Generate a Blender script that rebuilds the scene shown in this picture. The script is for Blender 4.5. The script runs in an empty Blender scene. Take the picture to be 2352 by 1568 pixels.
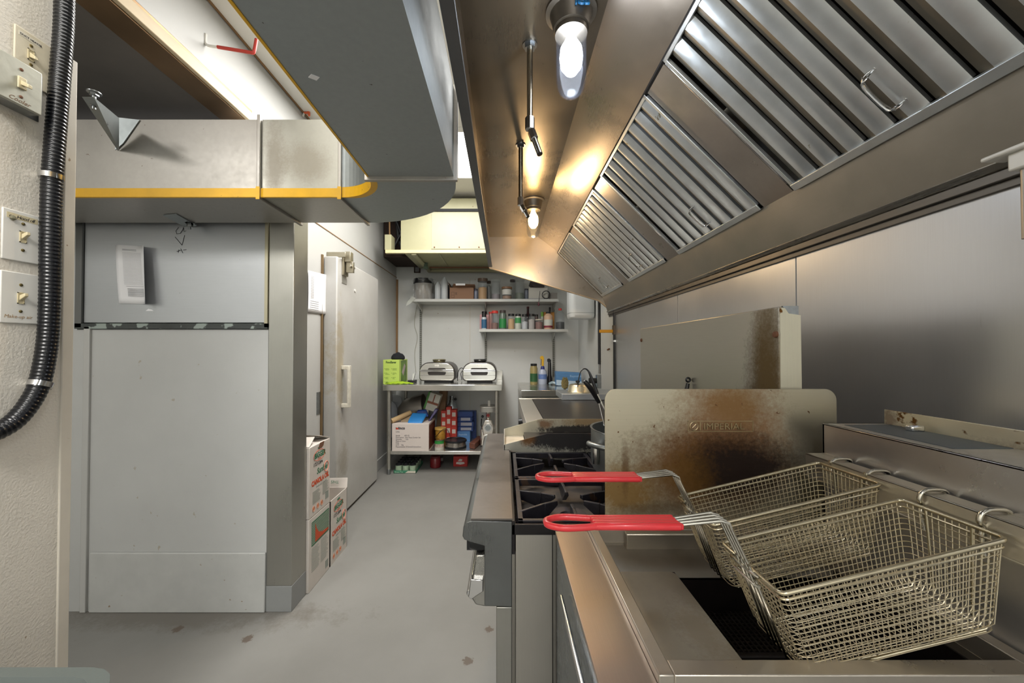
import bpy, math, random
from mathutils import Vector, Matrix
random.seed(7)
sc = bpy.context.scene
COL = sc.collection
PI = math.pi
# ---------------------------------------------------------------- camera
F, PPU, VPV, PITCH, EYE = 880.0, 1158.0, 805.0, math.radians(0.8), 1.28
PPV = VPV - F * math.tan(PITCH)
cd = bpy.data.cameras.new('camera'); cam = bpy.data.objects.new('camera', cd); COL.objects.link(cam)
cam.location = (0, 0, EYE); cam.rotation_euler = (PI / 2 + PITCH, 0, 0)
cd.sensor_width = 36; cd.lens = 36 * F / 2352
cd.shift_x = (1176 - PPU) / 2352; cd.shift_y = (PPV - 784) / 2352
cd.clip_start = 0.02; cd.clip_end = 50
sc.camera = cam
# ---------------------------------------------------------------- world, exposure, large lights
w = bpy.data.worlds.new('room_air'); sc.world = w; w.use_nodes = True
w.node_tree.nodes['Background'].inputs[0].default_value = (1, 0.98, 0.95, 1)
w.node_tree.nodes['Background'].inputs[1].default_value = 0.35
vs = sc.view_settings
vs.view_transform = 'Standard'; vs.look = 'None'; vs.gamma = 1; vs.use_curve_mapping = False
vs.exposure = 0.0
def area(name, loc, sx, sy, power, col=(1, 0.975, 0.94), rot=(0, 0, 0)):
    l = bpy.data.lights.new(name, 'AREA'); l.shape = 'RECTANGLE'; l.size = sx; l.size_y = sy
    l.energy = power; l.color = col
    o = bpy.data.objects.new(name, l); COL.objects.link(o); o.location = loc; o.rotation_euler = rot
    return o
area('ceiling_and_fill_light', (-0.52, 3.12, 2.845), 0.72, 0.75, 25)
area('ceiling_and_fill_light', (-0.62, 2.15, 2.845), 0.72, 0.75, 44)  # added fill lamp hidden above the duct, brightens the back wall
area('ceiling_and_fill_light', (-0.45, -1.1, 2.845), 1.15, 0.55, 82)
area('ceiling_and_fill_light', (-0.78, 0.45, 2.845), 0.5, 1.1, 9)  # added fill lamp behind the duct, evens out aisle and left wall
area('ceiling_and_fill_light', (-2.3, -0.9, 2.845), 0.55, 1.15, 58)

area('ceiling_and_fill_light', (-0.1, -2.0, 2.845), 1.15, 0.55, 60)  # added unseen rear lamp, gives the steel something bright to reflect

# pixel -> point on a plane of the room (the photo's 2352 x 1568 frame)
def ray(u, v):
    a, b = (u - PPU) / F, (PPV - v) / F
    c, s = math.cos(PITCH), math.sin(PITCH)
    return Vector((a, c - s * b, s + c * b))
def at(u, v, X=None, Y=None, Z=None):
    d = ray(u, v)
    t = X / d.x if X is not None else (Y / d.y if Y is not None else (Z - EYE) / d.z)
    return Vector((0, 0, EYE)) + d * t

# ---------------------------------------------------------------- mesh builder
class MB:
    def __init__(s): s.v = []; s.f = []
    def add(s, vs_, fs):
        n = len(s.v); s.v += [tuple(p) for p in vs_]; s.f += [tuple(i + n for i in f) for f in fs]; return s
    def box(s, x0, x1, y0, y1, z0, z1, m=None):
        p = [Vector((x, y, z)) for x in (x0, x1) for y in (y0, y1) for z in (z0, z1)]
        if m is not None: p = [m @ q for q in p]
        return s.add(p, [(0, 1, 3, 2), (4, 6, 7, 5), (0, 4, 5, 1), (2, 3, 7, 6), (0, 2, 6, 4), (1, 5, 7, 3)])
    def prism(s, pts, a, b, axis='y'):
        def q(p, t): return {'x': (t, p[0], p[1]), 'y': (p[0], t, p[1]), 'z': (p[0], p[1], t)}[axis]
        n = len(pts)
        return s.add([q(p, a) for p in pts] + [q(p, b) for p in pts],
                     [tuple(range(n)), tuple(range(2 * n - 1, n - 1, -1))] + [(i, (i + 1) % n, n + (i + 1) % n, n + i) for i in range(n)])
    def slab(s, pts, d):
        n = len(pts); d = Vector(d)
        return s.add([Vector(p) for p in pts] + [Vector(p) + d for p in pts],
                     [tuple(range(n)), tuple(range(2 * n - 1, n - 1, -1))] + [(i, (i + 1) % n, n + (i + 1) % n, n + i) for i in range(n)])
    def sheet(s, prof, a, b, t=0.002, axis='y'):     # open profile extruded, given thickness t
        n = len(prof); off = []
        for i in range(n):
            p0 = Vector(prof[max(i - 1, 0)]); p1 = Vector(prof[min(i + 1, n - 1)]); d = (p1 - p0).normalized()
            off.append((prof[i][0] - d.y * t, prof[i][1] + d.x * t))
        for i in range(n - 1):
            s.prism([prof[i], prof[i + 1], off[i + 1], off[i]], a, b, axis)
        return s
    def tube(s, pts, r, seg=10, closed=False, radii=None):
        pts = [Vector(p) for p in pts]; n = len(pts); vs_ = []; fs = []
        nrm = None
        for i, p in enumerate(pts):
            a = pts[(i - 1) % n] if (closed or i) else pts[0]
            b = pts[(i + 1) % n] if (closed or i < n - 1) else pts[-1]
            t = (b - a).normalized()
            if nrm is None:
                up = Vector((0, 0, 1)) if abs(t.z) < .9 else Vector((1, 0, 0))
                nrm = t.cross(up).normalized()
            else:
                nrm = (nrm - t * nrm.dot(t)).normalized()
            bn = t.cross(nrm); rr = radii[i] if radii else r
            for k in range(seg):
                an = 2 * PI * k / seg
                vs_.append(p + nrm * (rr * math.cos(an)) + bn * (rr * math.sin(an)))
        m = n if closed else n - 1
        for i in range(m):
            for k in range(seg):
                a, b = i * seg + k, i * seg + (k + 1) % seg
                c, d = ((i + 1) % n) * seg + (k + 1) % seg, ((i + 1) % n) * seg + k
                fs.append((a, b, c, d))
        if not closed:
            fs.append(tuple(range(seg - 1, -1, -1))); fs.append(tuple((n - 1) * seg + k for k in range(seg)))
        return s.add(vs_, fs)
    def lathe(s, prof, c=(0, 0, 0), seg=24, m=None, close=True, sx=1, sy=1):
        n = len(prof); vs_ = []; fs = []; c = Vector(c)
        for r, z in prof:
            for k in range(seg):
                an = 2 * PI * k / seg
                p = Vector((r * math.cos(an) * sx, r * math.sin(an) * sy, z))
                vs_.append((m @ p if m is not None else p) + c)
        for i in range(n - 1):
            for k in range(seg):
                fs.append((i * seg + k, i * seg + (k + 1) % seg, (i + 1) * seg + (k + 1) % seg, (i + 1) * seg + k))
        if close:
            fs.append(tuple(range(seg - 1, -1, -1))); fs.append(tuple((n - 1) * seg + k for k in range(seg)))
        return s.add(vs_, fs)
    def cyl(s, a, b, r, seg=16): return s.tube([a, b], r, seg)

def smooth_path(pts, n=6, closed=False):             # Catmull-Rom
    pts = [Vector(p) for p in pts]; out = []; N = len(pts)
    rng = range(N if closed else N - 1)
    for i in rng:
        g = lambda k: pts[k % N] if closed else pts[min(max(k, 0), N - 1)]
        p0, p1, p2, p3 = g(i - 1), g(i), g(i + 1), g(i + 2)
        for k in range(n):
            t = k / n
            out.append(0.5 * ((2 * p1) + (p2 - p0) * t + (2 * p0 - 5 * p1 + 4 * p2 - p3) * t * t + (3 * p1 - p0 - 3 * p2 + p3) * t ** 3))
    if not closed: out.append(pts[-1])
    return out

import bmesh
def link(name, me, mat, parent=None, bevel=0, smooth=True, solid=0):
    if mat: me.materials.append(mat)
    if smooth and len(me.polygons):
        me.polygons.foreach_set('use_smooth', [True] * len(me.polygons))
        me.set_sharp_from_angle(angle=math.radians(38))
    o = bpy.data.objects.new(name, me); COL.objects.link(o)
    if parent is not None:
        o.parent = parent
        if parent.type == 'EMPTY': o.matrix_parent_inverse = Matrix.Translation(-Vector(parent.location))
    if bevel:
        b = o.modifiers.new('edge', 'BEVEL'); b.width = bevel; b.segments = 2; b.limit_method = 'ANGLE'; b.angle_limit = math.radians(40)
        b.harden_normals = False
    return o
def obj(name, mb, mat, parent=None, bevel=0, smooth=True):
    me = bpy.data.meshes.new(name); me.from_pydata(mb.v, [], mb.f); me.update()
    bm = bmesh.new(); bm.from_mesh(me); bmesh.ops.recalc_face_normals(bm, faces=bm.faces[:]); bm.to_mesh(me); bm.free()
    return link(name, me, mat, parent, bevel, smooth)
def text(s, size, origin, right, up, mat, parent, name='lettering', depth=0.0004, align='LEFT', spacing=1.0, sx=1.0, shear=0.0, bold=0.0):
    cu = bpy.data.curves.new('t', 'FONT'); cu.body = s; cu.size = size; cu.extrude = depth; cu.align_x = align
    cu.space_character = spacing; cu.shear = shear; cu.offset = bold; cu.resolution_u = 2
    t = bpy.data.objects.new('t', cu); COL.objects.link(t)
    dg = bpy.context.evaluated_depsgraph_get(); dg.update()
    me = bpy.data.meshes.new_from_object(t.evaluated_get(dg)); bpy.data.objects.remove(t); bpy.data.curves.remove(cu)
    r = Vector(right).normalized() ; u = Vector(up).normalized(); n = r.cross(u)
    m = Matrix(((r.x * sx, u.x, n.x, origin[0]), (r.y * sx, u.y, n.y, origin[1]), (r.z * sx, u.z, n.z, origin[2]), (0, 0, 0, 1)))
    me.transform(m); me.materials.clear(); me.name = name
    return link(name, me, mat, parent, smooth=False)
def thing(name, label, cat, loc=(0, 0, 0), group=None):
    o = bpy.data.objects.new(name, None); COL.objects.link(o); o.location = loc; o.empty_display_size = 0.05
    return tag(o, label, cat, group)
def tag(o, label, cat, group=None, kind=None):
    o['label'] = label; o['category'] = cat
    if group: o['group'] = group
    if kind: o['kind'] = kind
    return o
def struct(o): o['kind'] = 'structure'; return o
def dup(root, loc=None, rotz=None, label=None):
    r = root.copy(); COL.objects.link(r)
    if loc is not None: r.location = loc
    if rotz is not None: r.rotation_euler = (0, 0, rotz)
    if label: r['label'] = label
    for ch in list(root.children):
        c = ch.copy(); COL.objects.link(c); c.parent = r; c.matrix_parent_inverse = ch.matrix_parent_inverse.copy()
        for g in list(ch.children):
            d = g.copy(); COL.objects.link(d); d.parent = c; d.matrix_parent_inverse = g.matrix_parent_inverse.copy()
    return r

# ---------------------------------------------------------------- materials
def lin(c):
    if isinstance(c, str):
        c = [int(c[i:i + 2], 16) / 255 for i in (0, 2, 4)]
    return tuple(((x / 12.92) if x <= .04045 else ((x + .055) / 1.055) ** 2.4) for x in c[:3]) + (1,)
class NT:
    def __init__(s, name):
        s.m = bpy.data.materials.new(name); s.m.use_nodes = True; s.t = s.m.node_tree; s.n = s.t.nodes
        s.b = s.n['Principled BSDF']
    def new(s, t, **kw):
        n = s.n.new(t)
        for k, v in kw.items(): setattr(n, k, v)
        return n
    def l(s, a, b): s.t.links.new(a, b)
    def pos(s, scale=(1, 1, 1), loc=(0, 0, 0)):
        g = s.new('ShaderNodeNewGeometry'); mp = s.new('ShaderNodeMapping')
        mp.inputs['Scale'].default_value = scale; mp.inputs['Location'].default_value = loc
        s.l(g.outputs['Position'], mp.inputs['Vector']); return mp.outputs['Vector']
    def noise(s, scale=5, detail=4, rough=.6, stretch=(1, 1, 1), loc=(0, 0, 0), dist=0):
        n = s.new('ShaderNodeTexNoise'); n.inputs['Scale'].default_value = scale; n.inputs['Detail'].default_value = detail
        n.inputs['Roughness'].default_value = rough; n.inputs['Distortion'].default_value = dist
        s.l(s.pos(stretch, loc), n.inputs['Vector']); return n.outputs['Fac']
    def ramp(s, fac, stops):
        r = s.new('ShaderNodeValToRGB'); e = r.color_ramp.elements
        while len(e) < len(stops): e.new(.5)
        for i, (p, c) in enumerate(stops):
            e[i].position = p; e[i].color = c if len(c) == 4 else tuple(c) + (1,)
        s.l(fac, r.inputs[0]); return r.outputs['Color']
    def fr(s, fac, a, b, c=0, d=1):                  # clamped map range
        r = s.new('ShaderNodeMapRange'); r.inputs[1].default_value = a; r.inputs[2].default_value = b
        r.inputs[3].default_value = c; r.inputs[4].default_value = d; s.l(fac, r.inputs[0]); return r.outputs[0]
    def math(s, op, a, b=None):
        m = s.new('ShaderNodeMath', operation=op)
        for i, x in enumerate((a, b)):
            if x is None: continue
            if isinstance(x, (int, float)): m.inputs[i].default_value = x
            else: s.l(x, m.inputs[i])
        return m.outputs[0]
    def mix(s, fac, a, b):
        m = s.new('ShaderNodeMix', data_type='RGBA')
        for sock, x in ((m.inputs[0], fac), (m.inputs[6], a), (m.inputs[7], b)):
            if isinstance(x, (int, float, tuple)): sock.default_value = x
            else: s.l(x, sock)
        return m.outputs[2]
    def bump(s, h, strength=.2, dist=.002):
        b = s.new('ShaderNodeBump'); b.inputs['Strength'].default_value = strength; b.inputs['Distance'].default_value = dist
        s.l(h, b.inputs['Height']); s.l(b.outputs[0], s.b.inputs['Normal'])
    def blob(s, c, rad, soft=.6, warp=.25, nscale=14):   # 0..1 mask round a place, ragged edge
        d = s.pos((1 / rad[0], 1 / rad[1], 1 / rad[2]), (-c[0] / rad[0], -c[1] / rad[1], -c[2] / rad[2]))
        v = s.new('ShaderNodeVectorMath', operation='LENGTH'); s.l(d, v.inputs[0])
        nz = s.noise(nscale, 5, .7, loc=(c[0] * 3, 1, 2)); n2 = s.noise(nscale * 9, 4, .75, loc=(c[2] * 3, 4, 2))
        x = s.math('ADD', v.outputs['Value'], s.math('MULTIPLY', s.math('SUBTRACT', nz, .5), warp * 4))
        x = s.math('ADD', x, s.math('MULTIPLY', s.math('SUBTRACT', n2, .5), .9))
        return s.fr(x, 1.12, 1.12 - soft * .75)
def mat(name, col, rough=.5, metal=0, var=.0, vscale=6, bump=0, bscale=200, spec=.5, stretch=(1, 1, 1), specks=None, alpha=1, trans=0, coat=0, emit=None, es=0):
    t = NT(name); c = lin(col); b = t.b
    b.inputs['Base Color'].default_value = c; b.inputs['Roughness'].default_value = rough; b.inputs['Metallic'].default_value = metal
    b.inputs['Specular IOR Level'].default_value = spec; b.inputs['Alpha'].default_value = alpha; b.inputs['Transmission Weight'].default_value = trans
    b.inputs['Coat Weight'].default_value = coat
    src = c
    if var:
        k = tuple(x * (1 - var) for x in c[:3]) + (1,)
        src = t.mix(t.fr(t.noise(vscale, 5, .6, stretch), .35, .65), k, c)
    if specks:
        sc_, th, sc_col = specks
        src = t.mix(t.fr(t.noise(sc_, 3, .5, loc=(3, 1, 4)), th, th + .03), src, lin(sc_col))
    if src is not c: t.l(src, b.inputs['Base Color'])
    if bump: t.bump(t.noise(bscale, 2, .5, stretch), bump)
    if emit: b.inputs['Emission Color'].default_value = lin(emit); b.inputs['Emission Strength'].default_value = es
    return t.m
def steel(name, col='9a9893', rough=.3, brush='z', var=.12, stains=(), spot=None, mottle=3.0, rvar=.12):
    st = {'x': (2, 140, 140), 'y': (140, 2, 140), 'z': (140, 140, 2), None: (12, 12, 12)}[brush]
    t = NT(name); b = t.b; c = lin(col); b.inputs['Metallic'].default_value = .88
    c = tuple(min(.9, x * 1.75) for x in c[:3]) + (1,)
    br = t.noise(5, 3, .6, st); mo = t.noise(mottle, 5, .65, loc=(5, 2, 7))
    k = tuple(x * (1 - var) for x in c[:3]) + (1,); src = t.mix(t.fr(mo, .3, .7), k, c)
    src = t.mix(t.fr(br, .3, .7, 0, .22), src, tuple(min(1, x * .8) for x in c[:3]) + (1,))
    rg = t.fr(t.math('ADD', t.math('MULTIPLY', br, .25), t.math('MULTIPLY', mo, .75)), .3, .7, rough - rvar * .5, rough + rvar)
    metal = None
    for (cc, rad, scol, amt, soft, warp) in stains:
        m = t.math('MULTIPLY', t.blob(cc, rad, soft, warp), amt)
        src = t.mix(m, src, lin(scol))
        rg = t.math('ADD', rg, t.math('MULTIPLY', m, .18))
        metal = m if metal is None else t.math('MAXIMUM', metal, m)
    if spot:
        ss, th, scol = spot
        src = t.mix(t.fr(t.noise(ss, 3, .6, loc=(9, 9, 1)), th, th + .05), src, lin(scol))
    t.l(src, b.inputs['Base Color']); t.l(rg, b.inputs['Roughness'])
    if metal is not None: t.l(t.fr(metal, 0, 1, .88, .25), b.inputs['Metallic'])
    t.bump(br, .015, .0005)
    return t.m
# ---------------------------------------------------------------- shared materials
M = {}
M['white_wall'] = mat('white_wall', 'cfd1cf', .45, var=.06, vscale=2.2, bump=.08, bscale=160, specks=(26, .735, 'a69f92'))
M['cream_wall'] = mat('cream_wall', 'd6d0c4', .5, var=.05, vscale=3, bump=.55, bscale=170, specks=(30, .74, '9a8262'))
M['cream_trim'] = mat('cream_trim', 'cfc8ba', .45, var=.08, vscale=8, specks=(40, .72, '8a7352'))
M['cooler'] = mat('cooler', 'b3b3b0', .42, var=.05, vscale=2, bump=.12, bscale=90, specks=(18, .74, 'aaa596'))
M['ceiling'] = mat('ceiling', 'e4e1d8', .8, var=.03, bump=.1)
M['dark'] = mat('dark', '15120f', .8)
M['black'] = mat('black', '17181b', .35)
M['black_rubber'] = mat('black_rubber', '1b1d20', .7)
M['wood'] = mat('wood', '8a6a45', .7, var=.25, vscale=10, stretch=(1, 1, .2))
M['galv'] = steel('galv', '86837e', .42, None, .16, mottle=5, spot=(45, .72, '5d4a3a'))
M['galv_under'] = steel('galv_under', '7f8485', .45, None, .10, mottle=5, spot=(38, .715, '3c2c22'))
M['ss'] = steel('ss', '98968f', .28, 'z')
M['ss_x'] = steel('ss_x', '9a9892', .3, 'x')
M['ss_y'] = steel('ss_y', '9c9a93', .28, 'y')
M['ss_wall'] = steel('ss_wall', 'b0b1b3', .36, 'z', .10, mottle=1.3)
M['chrome'] = mat('chrome', 'd0d0d0', .12, 1)
M['zinc'] = mat('zinc', 'a2a6a8', .35, 1, var=.2, vscale=40)
M['yellow_tape'] = mat('yellow_tape', 'e2ad16', .45, var=.12, vscale=12, specks=(60, .73, '6b5a20'))
M['paper'] = mat('paper', 'e8e8ea', .8)
M['ink'] = mat('ink', '4a4a50', .8)
M['dark_ink'] = mat('dark_ink', '26242a', .8)
M['white_plastic'] = mat('white_plastic', 'd8d6cf', .35)
M['ivory'] = mat('ivory', 'cfc3a0', .4, var=.15, vscale=60)
M['brass'] = mat('brass', '9a8a5c', .35, 1)
M['rust'] = mat('rust', '6a4630', .8)
# ---------------------------------------------------------------- room shell
WX, CX, LX, BY, CZ, PY = 0.93, -1.35, -1.10, 4.80, 2.88, 1.90
fm = NT('floor_paint'); c = lin('84837f')
s1 = fm.mix(fm.fr(fm.noise(1.2, 5, .6), .35, .7), lin('7a7975'), c)
s1 = fm.mix(fm.fr(fm.noise(22, 4, .7, loc=(4, 0, 0)), .70, .74), s1, lin('6f6a63'))
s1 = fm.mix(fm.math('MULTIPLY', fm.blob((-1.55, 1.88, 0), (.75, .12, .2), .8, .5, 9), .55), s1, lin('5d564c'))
for (x, y, r) in ((-1.14, 1.72, .022), (-.07, 1.78, .018), (-1.5, 1.78, .02), (-.15, 1.6, .02)):
    s1 = fm.mix(fm.math('MULTIPLY', fm.blob((x, y, 0), (r, r, .1), .3, .7, 60), .8), s1, lin('55463a'))
fm.l(s1, fm.b.inputs['Base Color']); fm.l(fm.fr(fm.noise(3, 4), .3, .7, .38, .55), fm.b.inputs['Roughness'])
fm.bump(fm.noise(260, 2), .12)
struct(obj('floor', MB().box(-3.4, 1.1, -2.7, 5.0, -.1, 0), fm.m, smooth=False))
struct(obj('ceiling', MB().box(-3.4, 1.1, -2.7, 5.0, CZ, CZ + .1), M['ceiling'], smooth=False))
struct(obj('wall_back', MB().box(CX - .1, WX + .1, BY, BY + .1, 0, CZ), M['white_wall'], smooth=False))
struct(obj('wall_right', MB().box(WX, WX + .1, -2.7, BY, 0, CZ), M['white_wall'], smooth=False))
struct(obj('wall_rear', MB().box(-3.4, WX + .1, -2.7, -2.6, 0, CZ), M['white_wall'], smooth=False))
struct(obj('wall_far_left', MB().box(-3.4, -3.3, -2.6, PY, 0, CZ), M['white_wall'], smooth=False))
struct(obj('wall_left', MB().box(LX - .13, LX, -1.6, .965, 0, CZ), M['cream_wall'], smooth=False))
struct(obj('trim_1', MB().box(LX - .135, LX + .004, .95, .975, 0, 2.02), M['cream_trim'], bevel=.002))
# cooler wall with the upper seam and the white wall above the duct
struct(obj('wall_cooler', MB().box(CX - .1, CX, 2.03, BY, 0, 2.195), M['cooler'], smooth=False))
struct(obj('wall_upper_left', MB().box(CX - .1, CX - .004, -1.0, BY, 2.5, CZ).box(CX - .1, CX - .004, 2.03, BY, 2.2, 2.5), M['cooler'], smooth=False))
# partition with the closed-off pass-through
struct(obj('wall_partition', MB().box(-3.3, -1.17, PY, PY + .13, 0, 1.385).box(-3.3, -2.12, PY, PY + .13, 1.385, 2.43).box(-3.3, -1.05, PY + .03, PY + .13, 1.385, 2.43), mat('partition_paint', 'b7b8b6', .45, var=.07, vscale=2.5, bump=.1, bscale=120, specks=(24, .72, 'a39c90')), smooth=False))
struct(obj('baseboard_front', MB().box(-2.03, -1.17, PY - .012, PY, .0, .29), mat('baseboard_paint', 'b5b6b3', .5, var=.08, vscale=9, bump=.1, bscale=60, specks=(34, .71, '8a7a66')), bevel=.004))
struct(obj('trim_2', MB().box(-2.075, -2.045, PY - .012, PY + .01, 0, 1.40), M['cooler'], bevel=.003))
struct(obj('wall_seam', MB().box(-.4285, -.4265, BY - .003, BY, 0, 2.2).box(-.43, -.425, BY - .002, BY, 0, 2.2), M['cream_trim'], smooth=False))
struct(obj('trim_3', MB().box(CX, CX + .02, BY - .02, BY - .001, 1.25, 2.17), M['wood'], smooth=False))
struct(obj('baseboard_left', MB().box(CX, CX + .012, 3.80, BY, 0, .12).box(CX + .012, -1.26, BY - .012, BY, 0, .12), M['cooler'], bevel=.003))
# stainless cladding on the partition's end, painted at the foot
struct(obj('trim_4', MB().box(-1.168, -1.043, PY - .004, PY + .13, .125, 2.43), steel('ss_post', '86857f', .3, 'z', .1), bevel=.003))
struct(obj('baseboard_post', MB().box(-1.169, -1.042, PY - .005, PY + .131, 0, .125), mat('grey_paint', '868887', .5, var=.06), bevel=.002))
# soffit of the old hood over the pass-through
struct(obj('ceiling_soffit', MB().box(-3.3, -1.47, .98, 2.9, 2.50, 2.55), mat('soffit_metal', '77726d', .5, .3, var=.12, vscale=5), smooth=False))
struct(obj('trim_5', MB().box(-1.47, -1.345, -1.0, 2.03, 2.475, 2.56), steel('ss_lip', '7a644c', .4, 'y', .3), bevel=.003))
struct(obj('trim_6', MB().box(-1.345, -1.325, -1.0, 2.03, 2.48, 2.53), mat('beige_filler', 'c8b697', .6, var=.15, vscale=14, stretch=(1, .3, 1)), bevel=.003))
struct(obj('trim_7', MB().box(-1.349, -.3, 1.55, 1.62, CZ - .018, CZ), M['wood'], smooth=False))
struct(obj('trim_8', MB().box(CX, CX + .008, -1, 4.7, CZ - .008, CZ), M['wood'], smooth=False))
struct(obj('trim_9', MB().box(CX, CX + .004, 2.03, 4.79, 2.193, 2.199), M['wood'], smooth=False))
# stainless sheets on the right wall behind the cooking line
for i, (a, b) in enumerate(((2.045, 3.19), (1.215, 2.039), (-.1, 1.209), (-1.5, -.106))):
    m = steel('ss_sheet', 'a4a5a7', .33, 'z', .12, mottle=1.5)
    o = struct(obj('wall_sheet', MB().box(WX - .004, WX, a, b, .3, 1.75), m, smooth=False))
# ceiling fixtures: frame + diffuser, the light itself is set at the top
glow = mat('lamp_diffuser', 'ffffff', .5, emit='fff8ee', es=3.2)
for (x, y, sx, sy, lab) in ((-.52, 3.12, .78, .80, 'square ceiling light glowing between duct end and exhaust hood'),):
    t = thing('ceiling_light', lab, 'ceiling light', (x, y, CZ))
    obj('frame', MB().box(x - sx / 2, x + sx / 2, y - sy / 2, y - sy / 2 + .03, CZ - .02, CZ).box(x - sx / 2, x + sx / 2, y + sy / 2 - .03, y + sy / 2, CZ - .02, CZ)
        .box(x - sx / 2, x - sx / 2 + .03, y - sy / 2, y + sy / 2, CZ - .02, CZ).box(x + sx / 2 - .03, x + sx / 2, y - sy / 2, y + sy / 2, CZ - .02, CZ), M['white_plastic'], t)
    obj('diffuser', MB().box(x - sx / 2 + .03, x + sx / 2 - .03, y - sy / 2 + .03, y + sy / 2 - .03, CZ - .014, CZ - .004), glow, t)

# ---------------------------------------------------------------- cooler door
D0, D1, DX = 2.85, 3.78, -1.246
dm = NT('door_paint'); c = lin('b9b8b4')
s1 = dm.mix(dm.fr(dm.noise(3, 5), .35, .7), lin('aeaca7'), c)
s1 = dm.mix(dm.math('MULTIPLY', dm.blob((DX, D0 + .06, 1.2), (.2, .07, .42), .8, .5, 14), .6), s1, lin('9a8a66'))
s1 = dm.mix(dm.math('MULTIPLY', dm.blob((DX, D0 + .12, .42), (.2, .10, .16), .9, .5, 10), .6), s1, lin('8b8270'))
s1 = dm.mix(dm.fr(dm.noise(40, 4, .7, loc=(1, 5, 2)), .72, .75), s1, lin('9a9078'))
dm.l(s1, dm.b.inputs['Base Color']); dm.b.inputs['Roughness'].default_value = .42; dm.bump(dm.noise(70, 2), .12)
door = struct(obj('door_1', MB().box(CX + .004, DX, D0, D1, .02, 1.985), dm.m, bevel=.008))
obj('gasket', MB().box(CX, CX + .012, D0 - .035, D0 - .018, .6, 1.99), mat('gasket', '6f5a3c', .8), door)
hm = mat('door_hardware_paint', 'd8d3c4', .4, var=.2, vscale=40)
h = MB(); hy = 2.95
h.box(DX, DX + .05, hy - .02, hy + .02, 1.135, 1.165).box(DX, DX + .05, hy - .02, hy + .02, .845, .875).box(DX + .045, DX + .062, hy - .02, hy + .02, .845, 1.165)
obj('handle', h, hm, door, bevel=.003)
h = MB().box(DX, DX + .015, 2.93, 3.02, 1.86, 2.02).box(DX + .015, DX + .06, 2.945, 3.005, 1.965, 2.045).box(DX + .02, DX + .075, 2.96, 2.99, 1.885, 1.97).cyl((DX + .06, 2.935, 1.93), (DX + .06, 3.015, 1.93), .012)
h.box(CX, DX + .04, 2.90, 2.915, 1.99, 2.03)
obj('door_closer', h, steel('closer', '8e8878', .35, None, .3), door, bevel=.003)
obj('nameplate', MB().box(DX, DX + .003, 2.93, 3.02, 1.80, 1.845), mat('nameplate', 'a8a69e', .4, .5), door)
obj('screw_cap', MB().cyl((DX, 3.19, 1.78), (DX + .006, 3.19, 1.78), .012), M['white_plastic'], door)
obj('kick_patch', MB().box(CX, CX + .004, 2.76, 2.82, .82, .98), M['zinc'], door)

# ---------------------------------------------------------------- duct
Z0, Z1 = 1.90, 2.216
YA, YB, XA, XB = 1.54, 1.85, -.487, -.18            # left run in Y, near run in X
EC, RI, RO = (-.66, 1.367), .173, .483
def arc(r, n=16, a0=0, a1=PI / 2): return [(EC[0] + r * math.cos(a0 + (a1 - a0) * i / n), EC[1] + r * math.sin(a0 + (a1 - a0) * i / n)) for i in range(n + 1)]
duct = thing('air_duct', 'long galvanized square duct turning left, yellow tape along its lower edge', 'duct', (EC[0], EC[1], Z0))
obj('duct_section', MB().box(-3.2, -.99, YA, YB, Z0, Z1), M['galv'], duct)
obj('duct_section', MB().box(-.98, -.665, YA, YB, Z0, Z1), steel('galv_b', '86857e', .4, None, .12, mottle=4, stains=(((-.93, 1.54, 2.06), (.05, .2, .18), '6f6250', .45, .95, .35), ((-.80, 1.54, 2.04), (.11, .2, .09), '776a55', .4, .95, .25))), duct)
out = arc(RO); inn = arc(RI)
e = MB(); poly = out + inn[::-1]; n = len(out)
for i in range(n - 1):
    q = [out[i], out[i + 1], inn[i + 1], inn[i]]
    b = len(e.v); e.v += [(x, y, Z0) for x, y in q] + [(x, y, Z1) for x, y in q]
    e.f += [(b, b + 1, b + 2, b + 3), (b + 4, b + 7, b + 6, b + 5), (b, b + 4, b + 5, b + 1), (b + 3, b + 2, b + 6, b + 7)]
obj('elbow', e, M['galv_under'], duct)
obj('duct_section', MB().box(XA, XB, -1.6, EC[1], Z0, Z1), M['galv_under'], duct)
def flange(a, b, c, d, z0, z1): return MB().box(a, b, c, d, z0, z1)
obj('flange', MB().box(-.995, -.982, YA - .012, YB + .012, Z0 - .012, Z1 + .014), M['galv'], duct, bevel=.002)
obj('flange', MB().box(-.668, -.655, YA - .012, YB + .012, Z0 - .012, Z1 + .012), M['galv'], duct, bevel=.002)
obj('flange', MB().box(XA - .012, XB + .014, EC[1] - .012, EC[1] + .004, Z0 - .014, Z1 + .016), M['galv'], duct, bevel=.002)
tp = MB().box(-3.2, -.66, YA - .0015, YA + .001, Z0 - .001, Z0 + .036).box(-3.2, -.66, YA - .0015, YA + .006, Z0 - .0015, Z0)
ti = arc(RI - .0015, 14); tj = arc(RI + .022, 14)
for i in range(14):
    tp.slab([(ti[i][0], ti[i][1], Z0 - .0015), (ti[i + 1][0], ti[i + 1][1], Z0 - .0015), (ti[i + 1][0], ti[i + 1][1], Z0 + .04), (ti[i][0], ti[i][1], Z0 + .04)], (.002, .002, 0))
    w0 = i / 14; w1 = (i + 1) / 14
    f0 = .022 * min(1, (1 - w0) * 3) ; f1 = .022 * min(1, (1 - w1) * 3)
    q = lambda k, f: (EC[0] + (RI + f) * math.cos(PI / 2 * k / 14), EC[1] + (RI + f) * math.sin(PI / 2 * k / 14), Z0 - .0018)
    tp.slab([q(i, 0), q(i + 1, 0), q(i + 1, f1 + .0005), q(i, f0 + .0005)], (0, 0, .001))
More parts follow.
